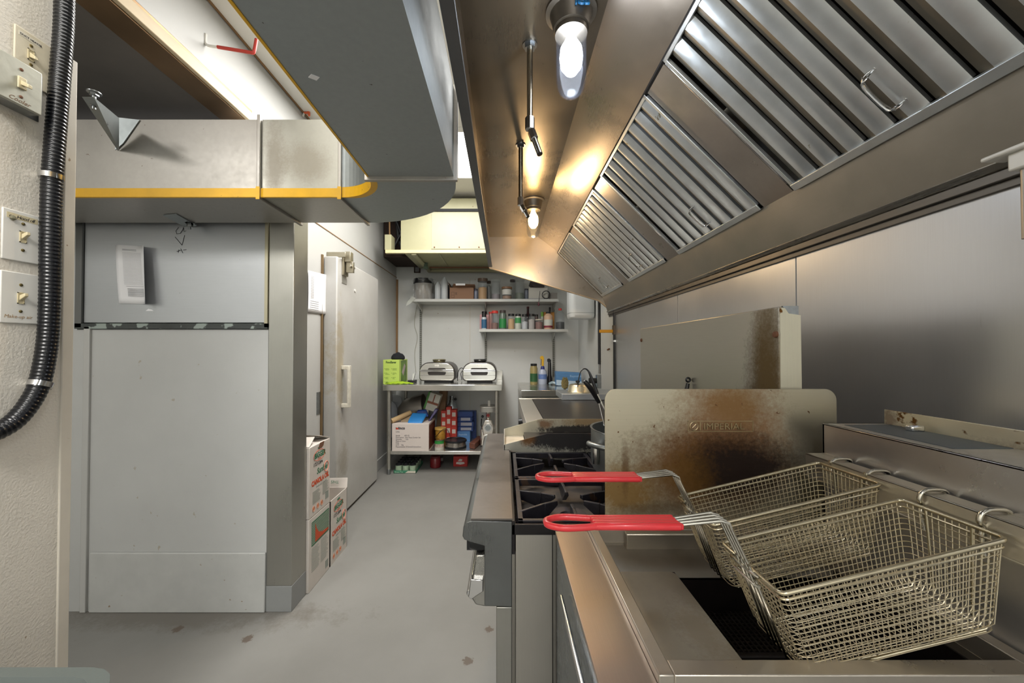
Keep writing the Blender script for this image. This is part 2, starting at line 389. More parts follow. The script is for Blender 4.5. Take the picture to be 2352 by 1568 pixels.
tp.box(XA - .001, XA + .005, -1.6, EC[1], Z0 - .0018, Z0).box(XA - .002, XA, -1.6, EC[1], Z0 - .001, Z0 + .036)
tp.box(-.996, -.981, YA - .0135, YA - .0118, Z0 - .013, Z0 + .038).box(-.669, -.654, YA - .0135, YA - .0118, Z0 - .013, Z0 + .038)
obj('warning_tape', tp, M['yellow_tape'], duct, smooth=False)
p = at(720, 177, Z=Z0)
obj('sticker', MB().prism([(p.x - .012, p.y), (p.x, p.y - .01), (p.x + .014, p.y), (p.x + .002, p.y + .01)], Z0 - .001, Z0, 'z'), M['paper'], duct)
# brackets that carry the duct
def bolt(parent, x, y, z0, z1):
    obj('bolt', MB().cyl((x, y, z0), (x, y, z1), .006, 10).cyl((x, y, z0 + .012), (x, y, z0 + .03), .013, 6).cyl((x, y, z1 - .012), (x, y, z1), .013, 6).cyl((x, y, z1 - .003), (x, y, z1 + .0), .02, 14), M['zinc'], parent)
br = thing('duct_bracket', 'triangular grey steel bracket bolted to front of left duct run', 'bracket', tuple(at(272, 345, Y=YA - .01)))
g = lambda u, v, y: tuple(at(u, v, Y=y))
obj('plate', MB().slab([g(188, 222, 1.28), g(212, 222, 1.28), g(270, 270, 1.47), g(270, 345, YA - .004)], (.003, .003, 0)).slab([g(268, 270, YA - .012), g(322, 276, YA - .002), g(284, 330, YA - .002), g(266, 345, YA - .004)], (0, -.003, 0)), M['galv_under'], br, smooth=False)
p = at(216, 238, Y=1.32); bolt(br, p.x, p.y, p.z - .02, at(0, 212, Y=1.32).z)
br = thing('duct_bracket', 'flat steel strap with hanging bolt under left duct run', 'bracket', tuple(at(410, 500, Z=Z0)))
p0 = at(375, 493, Z=Z0 - .001); p1 = at(405, 490, Z=Z0 - .001); p2 = at(452, 517, Z=Z0 - .001); p3 = at(425, 520, Z=Z0 - .001)
obj('strap', MB().slab([p0, p1, p2, p3], (0, 0, -.004)), M['galv_under'], br, smooth=False)
p = at(436, 512, Z=Z0 - .004); bolt(br, p.x, p.y, Z0 - .035, Z0 - .002)

# ---------------------------------------------------------------- things on the partition
pt = thing('pass_through_panel', 'big dull stainless sheet closing the pass-through above white wall', 'panel', (-1.64, PY, 1.41))
sp = steel('ss_pass', '8f9193', .36, 'x', .08, mottle=1.6, spot=(50, .735, '55524e'))
obj('sheet', MB().box(-2.086, -1.186, PY - .002, PY + .02, 1.418, 2.42), sp, pt, bevel=.002)
fm2 = steel('ss_frame', '5e5f5e', .4, 'z', .1)
obj('frame', MB().box(-1.184, -1.169, PY - .012, PY + .028, 1.395, 2.42), steel('ss_frame_r', '8a8572', .4, 'z', .1), pt)
obj('frame', MB().box(-2.12, -2.088, PY - .012, PY + .028, 1.395, 2.42), fm2, pt)
obj('frame', MB().box(-2.12, -1.169, PY - .012, PY + .028, 1.388, 1.414), mat('frame_paint', '3d4240', .5, var=.4, vscale=12, specks=(14, .56, '8f9a94')), pt)
def pen(path, r, y, m, parent):                       # a marker line drawn on the sheet
    obj('pen_mark', MB().tube([Vector((at(u, v, Y=y).x, y, at(u, v, Y=y).z)) for u, v in path], r, 4), m, parent, smooth=False)
yy = PY - .003
for path in ([(410, 522), (404, 530), (406, 537), (414, 536), (420, 527), (421, 522), (423, 532), (427, 530)], [(402, 544), (418, 563)], [(418, 563), (424, 540)], [(406, 577), (416, 575)], [(411, 573), (409, 580)], [(415, 571), (420, 581)], [(421, 574), (428, 573)]):
    pen(path, .0012, yy, M['dark_ink'], pt)
def paper_sheet(name, label, corners_, text_lines, Y=None, X=None, curl=.0):
    a, b_, c_, d_ = [at(u, v, X=X, Y=Y) for u, v in corners_]     # tl, tr, br, bl
    t = thing(name, label, 'paper', tuple(d_))
    n = 10; mb = MB(); g_ = []
    nrm = Vector((0, -1, 0)) if Y is not None else Vector((1, 0, 0))
    for j in range(n + 1):
        for i in range(n + 1):
            s_, r_ = i / n, j / n
            p = (a * (1 - s_) + b_ * s_) * (1 - r_) + (d_ * (1 - s_) + c_ * s_) * r_
            k = max(0, s_ - .6) / .4
            mb.v.append(tuple(p + nrm * (.003 + curl * k * k * (.6 + .4 * r_) + .003 * math.sin(r_ * 3 + s_ * 2))))
    for j in range(n):
        for i in range(n):
            q = j * (n + 1) + i; mb.f.append((q, q + 1, q + n + 2, q + n + 1))
    o = obj('page', mb, M['paper'], t); sd = o.modifiers.new('thickness', 'SOLIDIFY'); sd.thickness = .0004
    def pp(s_, r_):
        k = max(0, s_ - .6) / .4
        return (a * (1 - s_) + b_ * s_) * (1 - r_) + (d_ * (1 - s_) + c_ * s_) * r_ + nrm * (.0042 + curl * k * k * (.6 + .4 * r_) + .003 * math.sin(r_ * 3 + s_ * 2))
    ln = MB()
    for (s0, s1_, r_, h_) in text_lines:
        ln.slab([pp(s0, r_), pp(s1_, r_), pp(s1_, r_ + h_), pp(s0, r_ + h_)], nrm * .0001)
    obj('print', ln, M['ink'], t, smooth=False)
    return t
lines = [(.2, .62, .07, .006), (.2, .62, .09, .004)] + [(.2, .78, .13 + i * .0215, .0022) for i in range(26)] + [(.25, .8, .70, .003)] + [(.28, .8, .74 + i * .016, .004) for i in range(9)]
ps = paper_sheet('paper_sheet', 'white printed form taped to the stainless pass-through panel, right edge curling', [(267, 562), (345, 567), (354, 699), (275, 697)], lines, Y=PY - .004, curl=.05)
v_ = MB()
for s0 in (.22, .52, .78):
    pass
sc1 = obj('paper_scrap', MB().prism([(at(336, 714, Y=PY).x, at(336, 714, Y=PY).z), (at(354, 714, Y=PY).x, at(354, 714, Y=PY).z), (at(350, 710, Y=PY).x, at(350, 711, Y=PY).z), (at(342, 708, Y=PY).x, at(342, 709, Y=PY).z)], PY - .0035, PY - .0025), M['paper'])
tag(sc1, 'tiny torn scrap of white paper below the taped form', 'paper')
lines = [(.12, .30, .12 + i * .0215, .004) for i in range(26)] + [(.1, .6, .72 + i * .05, .006) for i in range(5)]
paper_sheet('paper_sheet', 'stack of white printed pages hanging on wall beside the cooler door', [(707, 621), (746, 631), (746, 722), (706, 716)], lines, X=CX + .006, curl=.02)
sw = thing('key_switch', 'narrow brown metal switch plate with two knobs beside cooler door', 'switch', tuple(at(745, 826, X=CX)))
a = at(739, 791, X=CX); b = at(751, 828, X=CX)
obj('plate', MB().box(CX, CX + .004, a.y, b.y, b.z, a.z), steel('switch_brown', '7a7058', .45, None, .2), sw)
for k in (.3, .68):
    z = a.z + (b.z - a.z) * k; y = (a.y + b.y) / 2
    obj('knob', MB().cyl((CX + .004, y, z), (CX + .03, y, z), .012), M['black'], sw)

# ---------------------------------------------------------------- near left wall: switches and conduit
def wall_box(u0, v0, u1, v1, X):                      # from top-right/bottom-right style pixel corners to Y,Z range
    a = at(u0, v0, X=X); b = at(u1, v1, X=X); return a.y, b.y, b.z, a.z
def screw(parent, X, y, z, m=None):
    obj('screw', MB().lathe([(.0035, 0), (.0032, .0012), (.0015, .002)], (0, 0, 0), 10, Matrix.Translation((X, y, z)) @ Matrix.Rotation(PI / 2, 4, 'Y')), m or M['brass'], parent)
def switch(label, X, y0, y1, z0, z1, pm, bev, tog, up=True, face=None, rx=.004, sgap=.03):
    t = thing('light_switch', label, 'switch', (X, (y0 + y1) / 2, z0), 'switches on the near left wall')
    obj('plate', MB().box(X, X + rx, y0, y1, z0, z1), pm, t, bevel=bev)
    yc, zc = (y0 + y1) / 2, (z0 + z1) / 2
    if tog:
        yc, zc = tog
    obj('toggle_frame', MB().box(X + rx, X + rx + .0015, yc - .0065, yc + .0065, zc - .013, zc - .011).box(X + rx, X + rx + .0015, yc - .0065, yc + .0065, zc + .011, zc + .013)
        .box(X + rx, X + rx + .0015, yc - .0065, yc - .0045, zc - .013, zc + .013).box(X + rx, X + rx + .0015, yc + .0045, yc + .0065, zc - .013, zc + .013).box(X + rx - .001, X + rx + .0004, yc - .005, yc + .005, zc - .012, zc + .012), M['ivory'], t, smooth=False)
    d = .008 if up else -.008
    obj('toggle', MB().prism([(X + rx, zc - .006), (X + rx, zc + .006), (X + rx + .013, zc + d + .0035), (X + rx + .014, zc + d - .0035)], yc - .0035, yc + .0035), M['ivory'], t, bevel=.001)
    screw(t, X + rx, yc, zc + sgap); screw(t, X + rx, yc, zc - sgap)
    return t
R_, U_ = (0, 1, 0), (0, 0, 1)
y0, y1, z0, z1 = .833, .905, *[at(83, 608, X=LX).z, ][0:1], at(83, 497, X=LX).z
t = switch('white switch plate with a handwritten HOOD tape strip, toggle up', LX, .833, .905, z0, z1, M['white_plastic'], .003, None)
obj('tape_strip', MB().box(LX + .004, LX + .0044, .840, .896, z1 - .020, z1 - .008), M['ivory'], t)
text('on  Hood off', .0105, (LX + .0046, .843, z1 - .018), R_, U_, M['dark_ink'], t, shear=.2, depth=.0001, spacing=.85)
obj('putty_lump', MB().lathe([(.001, -.006), (.006, -.002), (.005, .003), (.001, .006)], (LX + .008, .848, z1 - .02), 8, sx=.7), mat('putty', '6d6a55', .8), t)
z0, z1 = at(80, 745, X=LX).z, at(80, 632, X=LX).z
t = switch('lowest white switch plate, faded handwriting along its bottom edge', LX, .832, .902, z0, z1, M['white_plastic'], .003, None)
text('Make-up air', .0105, (LX + .0042, .838, z0 + .012), R_, U_, mat('faded_ink', 'a08460', .8), t, shear=.2, depth=.0001)
z0, z1 = at(95, 255, X=LX).z, at(95, 96, X=LX).z
t = switch('topmost switch plate, printed DUCT HEATER above its toggle', LX, .848, .918, z1 - .118, z1, mat('aged_plate', 'd2c9b2', .45, var=.1, vscale=30), .006, (.878, z1 - .05), up=False, sgap=.022)
obj('label_strip', MB().box(LX + .004, LX + .0044, .855, .895, z1 - .019, z1 - .009), mat('label_paper', 'd6d0c0', .6), t)
text('DUCT HEATER', .0062, (LX + .0046, .857, z1 - .0165), R_, U_, M['dark_ink'], t, depth=.0001, bold=.0001)
# surface box
BX = LX + .045
y0, y1 = .790, .868; z1 = at(97, 168, X=BX).z; z0 = at(97, 268, X=BX).z
t = thing('switch_box', 'galvanized surface mounted switch box with scribbled cover between the other switches', 'switch', (LX, (y0 + y1) / 2, z0), 'switches on the near left wall')
obj('box_body', MB().box(LX, BX - .004, y0 + .002, y1 + .004, z0 + .003, z1 - .003), M['zinc'], t, bevel=.003)
obj('flange', MB().box(LX, LX + .003, y1, y1 + .028, z0 + .004, z1 - .002), M['zinc'], t, bevel=.001)
obj('cover', MB().box(BX - .006, BX, y0, y1, z0, z1), mat('box_cover', 'b4b3a6', .4, .35, var=.12, vscale=25, bump=.15, bscale=60), t, bevel=.006)
yc, zc = (y0 + y1) / 2, (z0 + z1) / 2
obj('toggle_frame', MB().box(BX, BX + .004, yc - .008, yc + .008, zc - .013, zc + .013), M['ivory'], t, bevel=.002)
obj('toggle', MB().prism([(BX + .003, zc - .005), (BX + .003, zc + .005), (BX + .02, zc - .004), (BX + .02, zc - .012)], yc - .004, yc + .004), M['ivory'], t, bevel=.001)
screw(t, BX, yc, zc + .03, M['rust']); screw(t, BX, yc, zc - .03, M['rust'])
text('Cooler', .013, (BX + .0003, yc - .022, z0 + .006), R_, U_, mat('pen_brown', '7a5f4a', .8), t, shear=.4, depth=.0001)
# conduit
path = [at(u, v, X=LX + .022) for u, v in ((149, -60), (147, 60), (138, 180), (127, 320), (119, 430), (116, 560), (115, 680), (110, 780), (94, 870), (72, 920), (35, 965), (-10, 992), (-70, 1010))]
pth = smooth_path(path, 40)
rs = []; acc = 0
for i, p in enumerate(pth):
    if i: acc += (p - pth[i - 1]).length
    rs.append(acc)
N = 1500; tot = rs[-1]; fine = []; rad = []; j = 0
for i in range(N):
    d = tot * i / (N - 1)
    while j < len(rs) - 2 and rs[j + 1] < d: j += 1
    k = (d - rs[j]) / max(1e-9, rs[j + 1] - rs[j]); fine.append(pth[j].lerp(pth[j + 1], k)); rad.append(.0185 + .0005 * math.sin(d / .009 * 2 * PI))
cdt = thing('flexible_conduit', 'thick black ribbed flexible conduit bending down the near left wall', 'conduit', tuple(pth[0]))
obj('tubing', MB().tube(fine, .0185, 12, radii=rad), mat('conduit_jacket', '0d0f14', .22, var=.2), cdt)
for (u, v, du, dv) in ((117, 405, 0, 1), (92, 882, -.45, 1)):
    p = at(u, v, X=LX + .022); d = (at(u + du * 60, v + dv * 60, X=LX + .022) - p).normalized()
    c_ = obj('clamp', MB().tube([p - d * .006, p + d * .006], .0215, 16), M['chrome'], cdt)
    s_ = d.cross(Vector((1, 0, 0))).normalized(); s_ = s_ if s_.y > 0 else -s_
    q = p + s_ * .03; obj('clamp_tab', MB().box(LX, LX + .004, q.y - .011, q.y + .011, q.z - .007, q.z + .007), M['chrome'], cdt, bevel=.001)
    screw(cdt, LX + .004, q.y, q.z, M['zinc'])
# hooks high on the upper left wall
def hook(label, pts_, mats):
    y = 1.35 * F / (PPU - pts_[0][0]) * .995
    P3 = [at(u, v, Y=y) for u, v in pts_]; P3[0].x = CX - .002
    t = thing('wall_hook', label, 'hook', tuple(P3[0]))
    pa = smooth_path(P3[:3], 5); obj('shank', MB().tube(pa, .006, 8), M['white_plastic'], t)
    pa = smooth_path([P3[2]] + [P3[2].lerp(P3[3], .5), P3[3].lerp(P3[2], .08)], 3) + smooth_path([P3[3].lerp(P3[2], .04), P3[3] + Vector((.01, 0, .004)), P3[4]], 4)
    obj('sleeve', MB().tube(pa, .0075, 10), mats, t)
red = mat('red_vinyl', 'b8392f', .45)
hook('red and white bent hook sticking out high on the white wall', [(469, 78), (474, 102), (500, 108), (578, 121), (589, 90)], red)
hook('small orange hook further along the high white wall', [(694, 268), (697, 264), (699, 259), (706, 259), (710, 266)], mat('orange_vinyl', 'd8653a', .45))

# ---------------------------------------------------------------- rubbish bin at the lower left
bx0, bx1, by0, by1, bz = -1.06, -.60, .26, .632, .764
def rr(x0, x1, y0, y1, r, n=5):
    pts = []
    for cx, cy, a in ((x1 - r, y1 - r, 0), (x0 + r, y1 - r, PI / 2), (x0 + r, y0 + r, PI), (x1 - r, y0 + r, 1.5 * PI)):
        for i in range(n + 1): pts.append((cx + r * math.cos(a + PI / 2 * i / n), cy + r * math.sin(a + PI / 2 * i / n)))
    return pts
def loft(rings, closed_bottom=True):
    mb = MB(); n = len(rings[0][0])
    for pts, z in rings: mb.v += [(x, y, z) for x, y in pts]
    for j in range(len(rings) - 1):
        for i in range(n): mb.f.append((j * n + i, j * n + (i + 1) % n, (j + 1) * n + (i + 1) % n, (j + 1) * n + i))
    if closed_bottom: mb.f.append(tuple(range(n)))
    return mb
bn = thing('rubbish_bin', 'grey plastic rubbish bin with a pale liner at lower left', 'bin', ((bx0 + bx1) / 2, (by0 + by1) / 2, 0))
rubber = mat('bin_plastic', '5f6663', .5, bump=.1)
o = obj('bin_body', loft([(rr(bx0 + .07, bx1 - .07, by0 + .06, by1 - .06, .05), 0), (rr(bx0 + .015, bx1 - .015, by0 + .015, by1 - .015, .06), bz - .03), (rr(bx0, bx1, by0, by1, .07), bz - .028), (rr(bx0, bx1, by0, by1, .07), bz), (rr(bx0 + .02, bx1 - .02, by0 + .02, by1 - .02, .06), bz + .001), (rr(bx0 + .024, bx1 - .024, by0 + .024, by1 - .024, .06), bz - .06), (rr(bx0 + .09, bx1 - .09, by0 + .08, by1 - .08, .05), .02)]), rubber, bn)
lm = MB(); n = 22
for j in range(n + 1):
    for i in range(n + 1):
        x = bx0 + .035 + (bx1 - bx0 - .07) * i / n; y = by0 + .04 + (by1 - by0 - .08) * j / n
        lm.v.append((x, y, bz - .07 + .05 * math.sin(i * .5 + 1) * math.sin(j * .33) + .012 * math.sin(i * 2.1 + j * 1.3)))
for j in range(n):
    for i in range(n): q = j * (n + 1) + i; lm.f.append((q, q + 1, q + n + 2, q + n + 1))
obj('liner', lm, mat('bin_liner', 'd9dbdc', .35, alpha=1), bn)
# ---------------------------------------------------------------- exhaust hood (cross-section constant along Y)
HY0, HY1 = -.75, 3.35
def HZ(z): return EYE + z
hood = thing('exhaust_hood', 'long stainless exhaust hood sloping over the cooking line along right wall', 'hood', (.4, 1.3, HZ(.34)))
ssh = steel('ss_hood', '6a6256', .27, 'y', .14, mottle=2.2)
ssh2 = steel('ss_hood_slope', '7a7269', .27, 'y', .12, mottle=2.5)
sse = steel('ss_hood_end', '8d867c', .3, 'x', .12, mottle=4)
rimm = mat('hood_rim', '6c6c6c', .42, .8, var=.1)
obj('front_rim', MB().box(-.137, -.104, HY0, HY1 + .02, HZ(.733), HZ(.745)).box(-.137, -.133, HY0, HY1 + .02, HZ(.74), HZ(1.05)), rimm, hood, bevel=.0015)
obj('front_inner_panel', MB().box(-.131, -.127, HY0, HY1, HZ(.74), HZ(.998)), ssh, hood)
obj('top_panel', MB().box(-.131, .296, HY0, HY1, HZ(.998), HZ(1.002)), ssh, hood)
obj('slope_panel', MB().prism([(.296, HZ(.998)), (.476, HZ(.866)), (.478, HZ(.870)), (.298, HZ(1.002))], HY0, HY1), ssh2, hood)
obj('hood_shell', MB().prism([(.298, HZ(1.004)), (.92, HZ(1.004)), (.92, HZ(1.02)), (-.131, HZ(1.02)), (-.131, HZ(1.004))], HY0, HY1 + .02), M['galv'], hood)
obj('filter_rail', MB().box(.468, .482, HY0, HY1, HZ(.856), HZ(.866)), M['dark'], hood)
# end wall (far) and its lower edge
endp = [(-.131, HZ(.735)), (-.131, HZ(.998)), (.296, HZ(.998)), (.476, HZ(.866)), (.864, HZ(.476)), (.915, HZ(.372)), (.86, HZ(.44))]
obj('end_panel', MB().prism([(-.131, HZ(.728)), (-.131, HZ(1.002)), (.92, HZ(1.002)), (.925, HZ(.36)), (.83, HZ(.44))], HY1, HY1 + .02), sse, hood)
edge = MB()
for (a, b) in (((-.131, HZ(.728)), (.83, HZ(.44))), ((.83, HZ(.44)), (.925, HZ(.36)))):
    edge.prism([a, b, (b[0], b[1] - .006), (a[0], a[1] - .006)], HY1 - .012, HY1 + .022)
obj('end_rim', edge, steel('ss_edge', 'b09a7c', .3, 'x'), hood)
# near end wall, behind the camera
obj('end_panel', MB().prism([(-.131, HZ(.728)), (-.131, HZ(1.002)), (.92, HZ(1.002)), (.925, HZ(.36)), (.83, HZ(.44))], HY0 - .02, HY0), sse, hood)
# gutter band behind the filters
gut = steel('ss_gutter', '7a756d', .36, 'y', .22, mottle=4)
obj('gutter', MB().prism([(.860, HZ(.476)), (.864, HZ(.480)), (.908, HZ(.346)), (.904, HZ(.343))], HY0, HY1), gut, hood)
obj('gutter_lip', MB().prism([(.90, HZ(.343)), (.904, HZ(.347)), (.929, HZ(.338)), (.929, HZ(.330)), (.906, HZ(.336))], HY0, HY1 + .02), steel('ss_lip2', 'a09c94', .25, 'y'), hood)
obj('wall_flashing', MB().box(.912, .929, HY0, HY1 + .02, HZ(.312), HZ(.331)).box(.920, .929, HY0, HY1 + .02, HZ(.296), HZ(.312)), steel('ss_flash', '5a5752', .45, 'y'), hood, bevel=.002)
# filters: frame (fx along slope 0..1), across Y
A = Vector((.476, 0, HZ(.864))); B = Vector((.864, 0, HZ(.478))); L = (B - A).length; dS = (B - A).normalized(); nS = Vector((-dS.z, 0, dS.x)); nS = nS if nS.z < 0 else -nS   # nS points down-left into the hood
def FP(s, y, h=0): p = A + dS * s + nS * h; return Vector((p.x, y, p.z))
def sbox(mb, s0, s1, y0, y1, h0, h1):
    mb.add([FP(s, y, h) for s in (s0, s1) for y in (y0, y1) for h in (h0, h1)], [(0, 1, 3, 2), (4, 6, 7, 5), (0, 4, 5, 1), (2, 3, 7, 6), (0, 2, 6, 4), (1, 5, 7, 3)]); return mb
fil = steel('filter_metal', 'aeb2b4', .33, None, .12, mottle=12, spot=(20, .70, '8a8266'))
fil_shade = steel('filter_metal_shade', '5f5a50', .45, None, .25, mottle=9)  # same metal darkened, paints shade onto the baffle wings
blank = steel('ss_blank', '86807a', .3, None, .1, mottle=5)
rodm = mat('bright_rod', 'c4c4c6', .15, 1)
def baffle_filter(label, y0, y1, nb):
    t = thing('baffle_filter', label, 'grease filter', tuple(FP(L / 2, (y0 + y1) / 2)), 'baffle filters in the hood')
    fr_ = MB(); sbox(fr_, 0, .012, y0, y1, 0, .012); sbox(fr_, L - .022, L, y0, y1, 0, .014); sbox(fr_, 0, L, y0, y0 + .012, 0, .012); sbox(fr_, 0, L, y1 - .012, y1, 0, .012)
    obj('filter_frame', fr_, fil, t, bevel=.0015)
    bk = MB(); sbox(bk, .01, L - .01, y0 + .01, y1 - .01, -.030, -.028); obj('filter_back', bk, M['dark'], t)
    p = (y1 - y0 - .03) / nb
    for k in range(nb):
        c = y0 + .015 + p * (k + .5); w = p * .47; b = MB()
        # one folded baffle: lit face and sloping shaded wing, both tones painted in
        prof = [(c - w, -.001), (c - w * .45, .009), (c + w * .05, .009), (c + w * .05, .002), (c - w * .35, .002), (c - w, -.010)]
        n = len(prof)
        b.add([FP(s, y, h) for s in (.012, L - .022) for y, h in prof], [tuple(range(n)), tuple(range(2 * n - 1, n - 1, -1))] + [(i, (i + 1) % n, n + (i + 1) % n, n + i) for i in range(n)])
        obj('baffle', b, fil, t)
        b = MB(); prof = [(c + w * .05, .009), (c + w * .86, -.004), (c + w * .86, -.012), (c + w * .05, .002)]; n = 4
        b.add([FP(s, y, h) for s in (.012, L - .022) for y, h in prof], [tuple(range(n)), tuple(range(2 * n - 1, n - 1, -1))] + [(i, (i + 1) % n, n + (i + 1) % n, n + i) for i in range(n)])
        obj('baffle_wing', b, fil_shade, t)
    # handle: bent wire loop near the lower end
    yc = y0 + (y1 - y0) * .42; s0, s1 = L - .145, L - .055
    hp = [FP(s0, yc - .0, .004), FP(s0 + .004, yc, .03), FP(s0 + .012, yc + .01, .036), FP(s1 - .012, yc + .01, .036), FP(s1 - .004, yc, .03), FP(s1, yc, .004)]
    hp2 = [FP(s0, yc + .0, .004), FP(s0 + .004, yc + .012, .026), FP(s1 - .004, yc + .012, .026), FP(s1, yc, .004)]
    obj('handle', MB().tube(smooth_path(hp, 4), .0022, 8).tube(smooth_path(hp2, 4), .0022, 8).cyl(FP(s0, yc, 0), FP(s0, yc, .008), .006, 10).cyl(FP(s1, yc, 0), FP(s1, yc, .008), .006, 10), M['chrome'], t)
    return t
def blank_panel(y0, y1):
    mb = MB(); sbox(mb, 0, L, y0, y1, .001, .005); obj('blank_panel', mb, blank, hood)
    mb = MB(); sbox(mb, .01, L - .03, y0 - .014, y0 - .006, .004, .011); obj('hold_rod', mb, rodm, hood, bevel=.003)
baffle_filter('nearest grease filter in hood, its large wire handle close overhead', .53, 1.12, 8)
baffle_filter('second grease filter from the camera, beyond first plain hood panel', 1.27, 1.865, 8)
baffle_filter('third grease filter along hood, before the last plain panel', 2.02, 2.61, 8)
baffle_filter('farthest grease filter, beside the hood end wall above the flat griddle', 2.76, 3.335, 8)
baffle_filter('grease filter at upper right corner, mostly cut off by the picture edge', -.21, .38, 8)
blank_panel(1.134, 1.262); blank_panel(1.879, 2.012); blank_panel(2.624, 2.752); blank_panel(.394, .522); blank_panel(-.74, -.224)
# hood lamps
glass = mat('jar_glass', '30343c', .04, alpha=.12, spec=.7)
def hood_lamp(label, x, y, col, es, power, wcol, blue=False):
    t = thing('hood_lamp', label, 'lamp', (x, y, HZ(.998)), 'lamps in the hood')
    b = MB().lathe([(.075, 0), (.075, -.006), (.062, -.010), (.058, -.022), (.052, -.052), (.047, -.056), (.047, -.07), (.036, -.07)], (x, y, HZ(.998)), 28)
    obj('lamp_base', b, steel('lamp_cast', '6f6a62', .45, None, .2, mottle=20), t)
    if blue:
        text('ICE', .028, (x + .0, y - .063, HZ(.965)), (1, 0, 0), (0, .25, 1), mat('blue_marker', '2f7fb8', .5), t, depth=.003, bold=.001)
    g = [(.0425, -.066), (.0445, -.075), (.0445, -.20), (.042, -.222), (.035, -.238), (.024, -.248), (.010, -.2525), (.0005, -.253)]
    g2 = [(r - .003 if r > .01 else r, z + (.003 if r < .03 else 0)) for r, z in g[::-1]]
    obj('glass_globe', MB().lathe(g + g2, (x, y, HZ(.998)), 28, close=False), glass, t)
    em = mat('bulb_glow', 'ffffff', .4, emit=wcol, es=es)
    bb = obj('bulb', MB().lathe([(.012, -.07), (.018, -.088), (.031, -.110), (.034, -.138), (.030, -.165), (.016, -.184), (.001, -.188)], (x, y, HZ(.998)), 20), em, t)
    bb.visible_shadow = True
    l = bpy.data.lights.new('hood_lamp_light', 'POINT'); l.energy = power; l.color = col; l.shadow_soft_size = .033
    lo = bpy.data.objects.new('hood_lamp_light', l); COL.objects.link(lo); lo.location = (x, y, HZ(.998) - .285)
hood_lamp('near hood lamp with clear glass jar glowing cold white', .197, 1.115, (.85, .92, 1), 30, 3.4, 'eaf2ff', True)
hood_lamp('far hood lamp with clear glass jar glowing warm orange', .193, 2.53, (1, .68, .36), 24, 9, 'ffd590')
hood_lamp('added cold white fill lamp in the hood above the camera, out of view', .197, -.30, (.95, .96, 1), 26, 9, 'eaf2ff')  # third lamp added out of view to brighten fryer and range
# fire suppression nozzles
def nozzle(label, u, vt, vb, tip, Y):
    t = thing('suppression_nozzle', label, 'nozzle', tuple(at(u, vt, Y=Y)), 'fire suppression pipes in the hood')
    a = at(u, vt, Y=Y); a.z = HZ(.998); b = at(u, vb, Y=Y); e_ = at(*tip, Y=Y - .03)
    obj('collar', MB().cyl(a, a - Vector((0, 0, .016)), .018, 6).cyl(a, a - Vector((0, 0, .004)), .024, 20), M['zinc'], t)
    obj('pipe', MB().cyl(a, b, .0095 if Y < 1.5 else .011, 14), mat('nozzle_pipe', 'b0a898', .22, 1), t)
    d = (e_ - b).normalized()
    obj('fitting', MB().cyl(b + Vector((0, 0, .03)), b - Vector((0, 0, .008)), .0155, 8).cyl(b, b + d * .02, .010, 10), M['chrome'], t)
    obj('nozzle_tip', MB().cyl(b + d * .018, b + d * .05, .0135, 6).cyl(b + d * .05, e_, .0095, 12), M['chrome'], t)
nozzle('nearer suppression pipe hanging from hood top, longest in view', 1217, 95, 292, (1240, 354), 1.236)
nozzle('farther suppression pipe, its tip in front of the orange lamp', 1196, 330, 468, (1213, 498), 1.847)

# ---------------------------------------------------------------- white bracket at the right edge under the hood
p = at(2300, 350, X=.90)
o = thing('hood_support', 'white bracket and pipe under hood edge at far right', 'bracket', tuple(p))
obj('bracket', MB().box(.86, .905, p.y - .08, p.y + .0, p.z - .02, p.z - .012).box(.87, .9, p.y - .07, p.y - .03, p.z - .05, p.z - .02), M['white_plastic'], o, bevel=.003)
q = at(2346, 360, X=.88)
obj('pipe', MB().cyl((.885, q.y - .004, q.z + .02), (.885, q.y - .004, q.z - .14), .008), M['galv'], o)

# ---------------------------------------------------------------- unit cooler hanging at the back
cream = mat('cream_enamel', 'a9a684', .4, var=.08, vscale=5, bump=.05, specks=(30, .73, '7d6a48'))
creamd = mat('cream_under', 'a19f7c', .5, var=.15, vscale=7)
Yf = 3.87
def X_(u, Y): return at(u, 600, Y=Y).x
def Z_(v, Y): return at(1158, v, Y=Y).z
ac = thing('unit_cooler', 'big cream metal air handling unit hung from ceiling at the back', 'air conditioner', (-.4, 4.3, Z_(575, Yf)))
x0, x1 = X_(920, Yf), .30
obj('casing', MB().box(x0, x1, Yf, 4.74, Z_(574, Yf), Z_(455, Yf)), cream, ac, bevel=.004)
obj('top_casing', MB().box(x0, x1, Yf + .05, 4.74, Z_(452, Yf), CZ - .11), cream, ac, bevel=.004)
obj('top_flange', MB().box(x0, x1, Yf - .012, Yf + .06, Z_(486, Yf), Z_(480, Yf)), M['black_rubber'], ac)
obj('access_panel', MB().box(X_(991, Yf), x1, Yf - .006, Yf, Z_(572, Yf), Z_(488, Yf)), mat('cream_panel', 'aca98c', .4, var=.08, vscale=8), ac, bevel=.002)
for u in (998, 1055, 1100):
    obj('screw', MB().cyl((X_(u, Yf), Yf - .006, Z_(568, Yf)), (X_(u, Yf), Yf - .012, Z_(568, Yf)), .007, 8), M['rust'], ac)
obj('tray_lip', MB().box(X_(886, Yf), x1, Yf - .02, Yf + .02, Z_(582, Yf), Z_(574.5, Yf)), mat('cream_lip', 'd6ca9a', .4), ac, bevel=.002)
obj('end_block', MB().box(X_(884, Yf), X_(899, Yf), Yf - .01, Yf + .12, Z_(574, Yf), Z_(539, Yf)), cream, ac, bevel=.002)
zu = Z_(581, Yf)
obj('drip_tray', MB().prism([(X_(945, Yf), Yf + .02), (x1, Yf + .02), (x1, 4.74), (X_(945, Yf), 4.74)], zu, zu + .01, 'z'), creamd, ac)
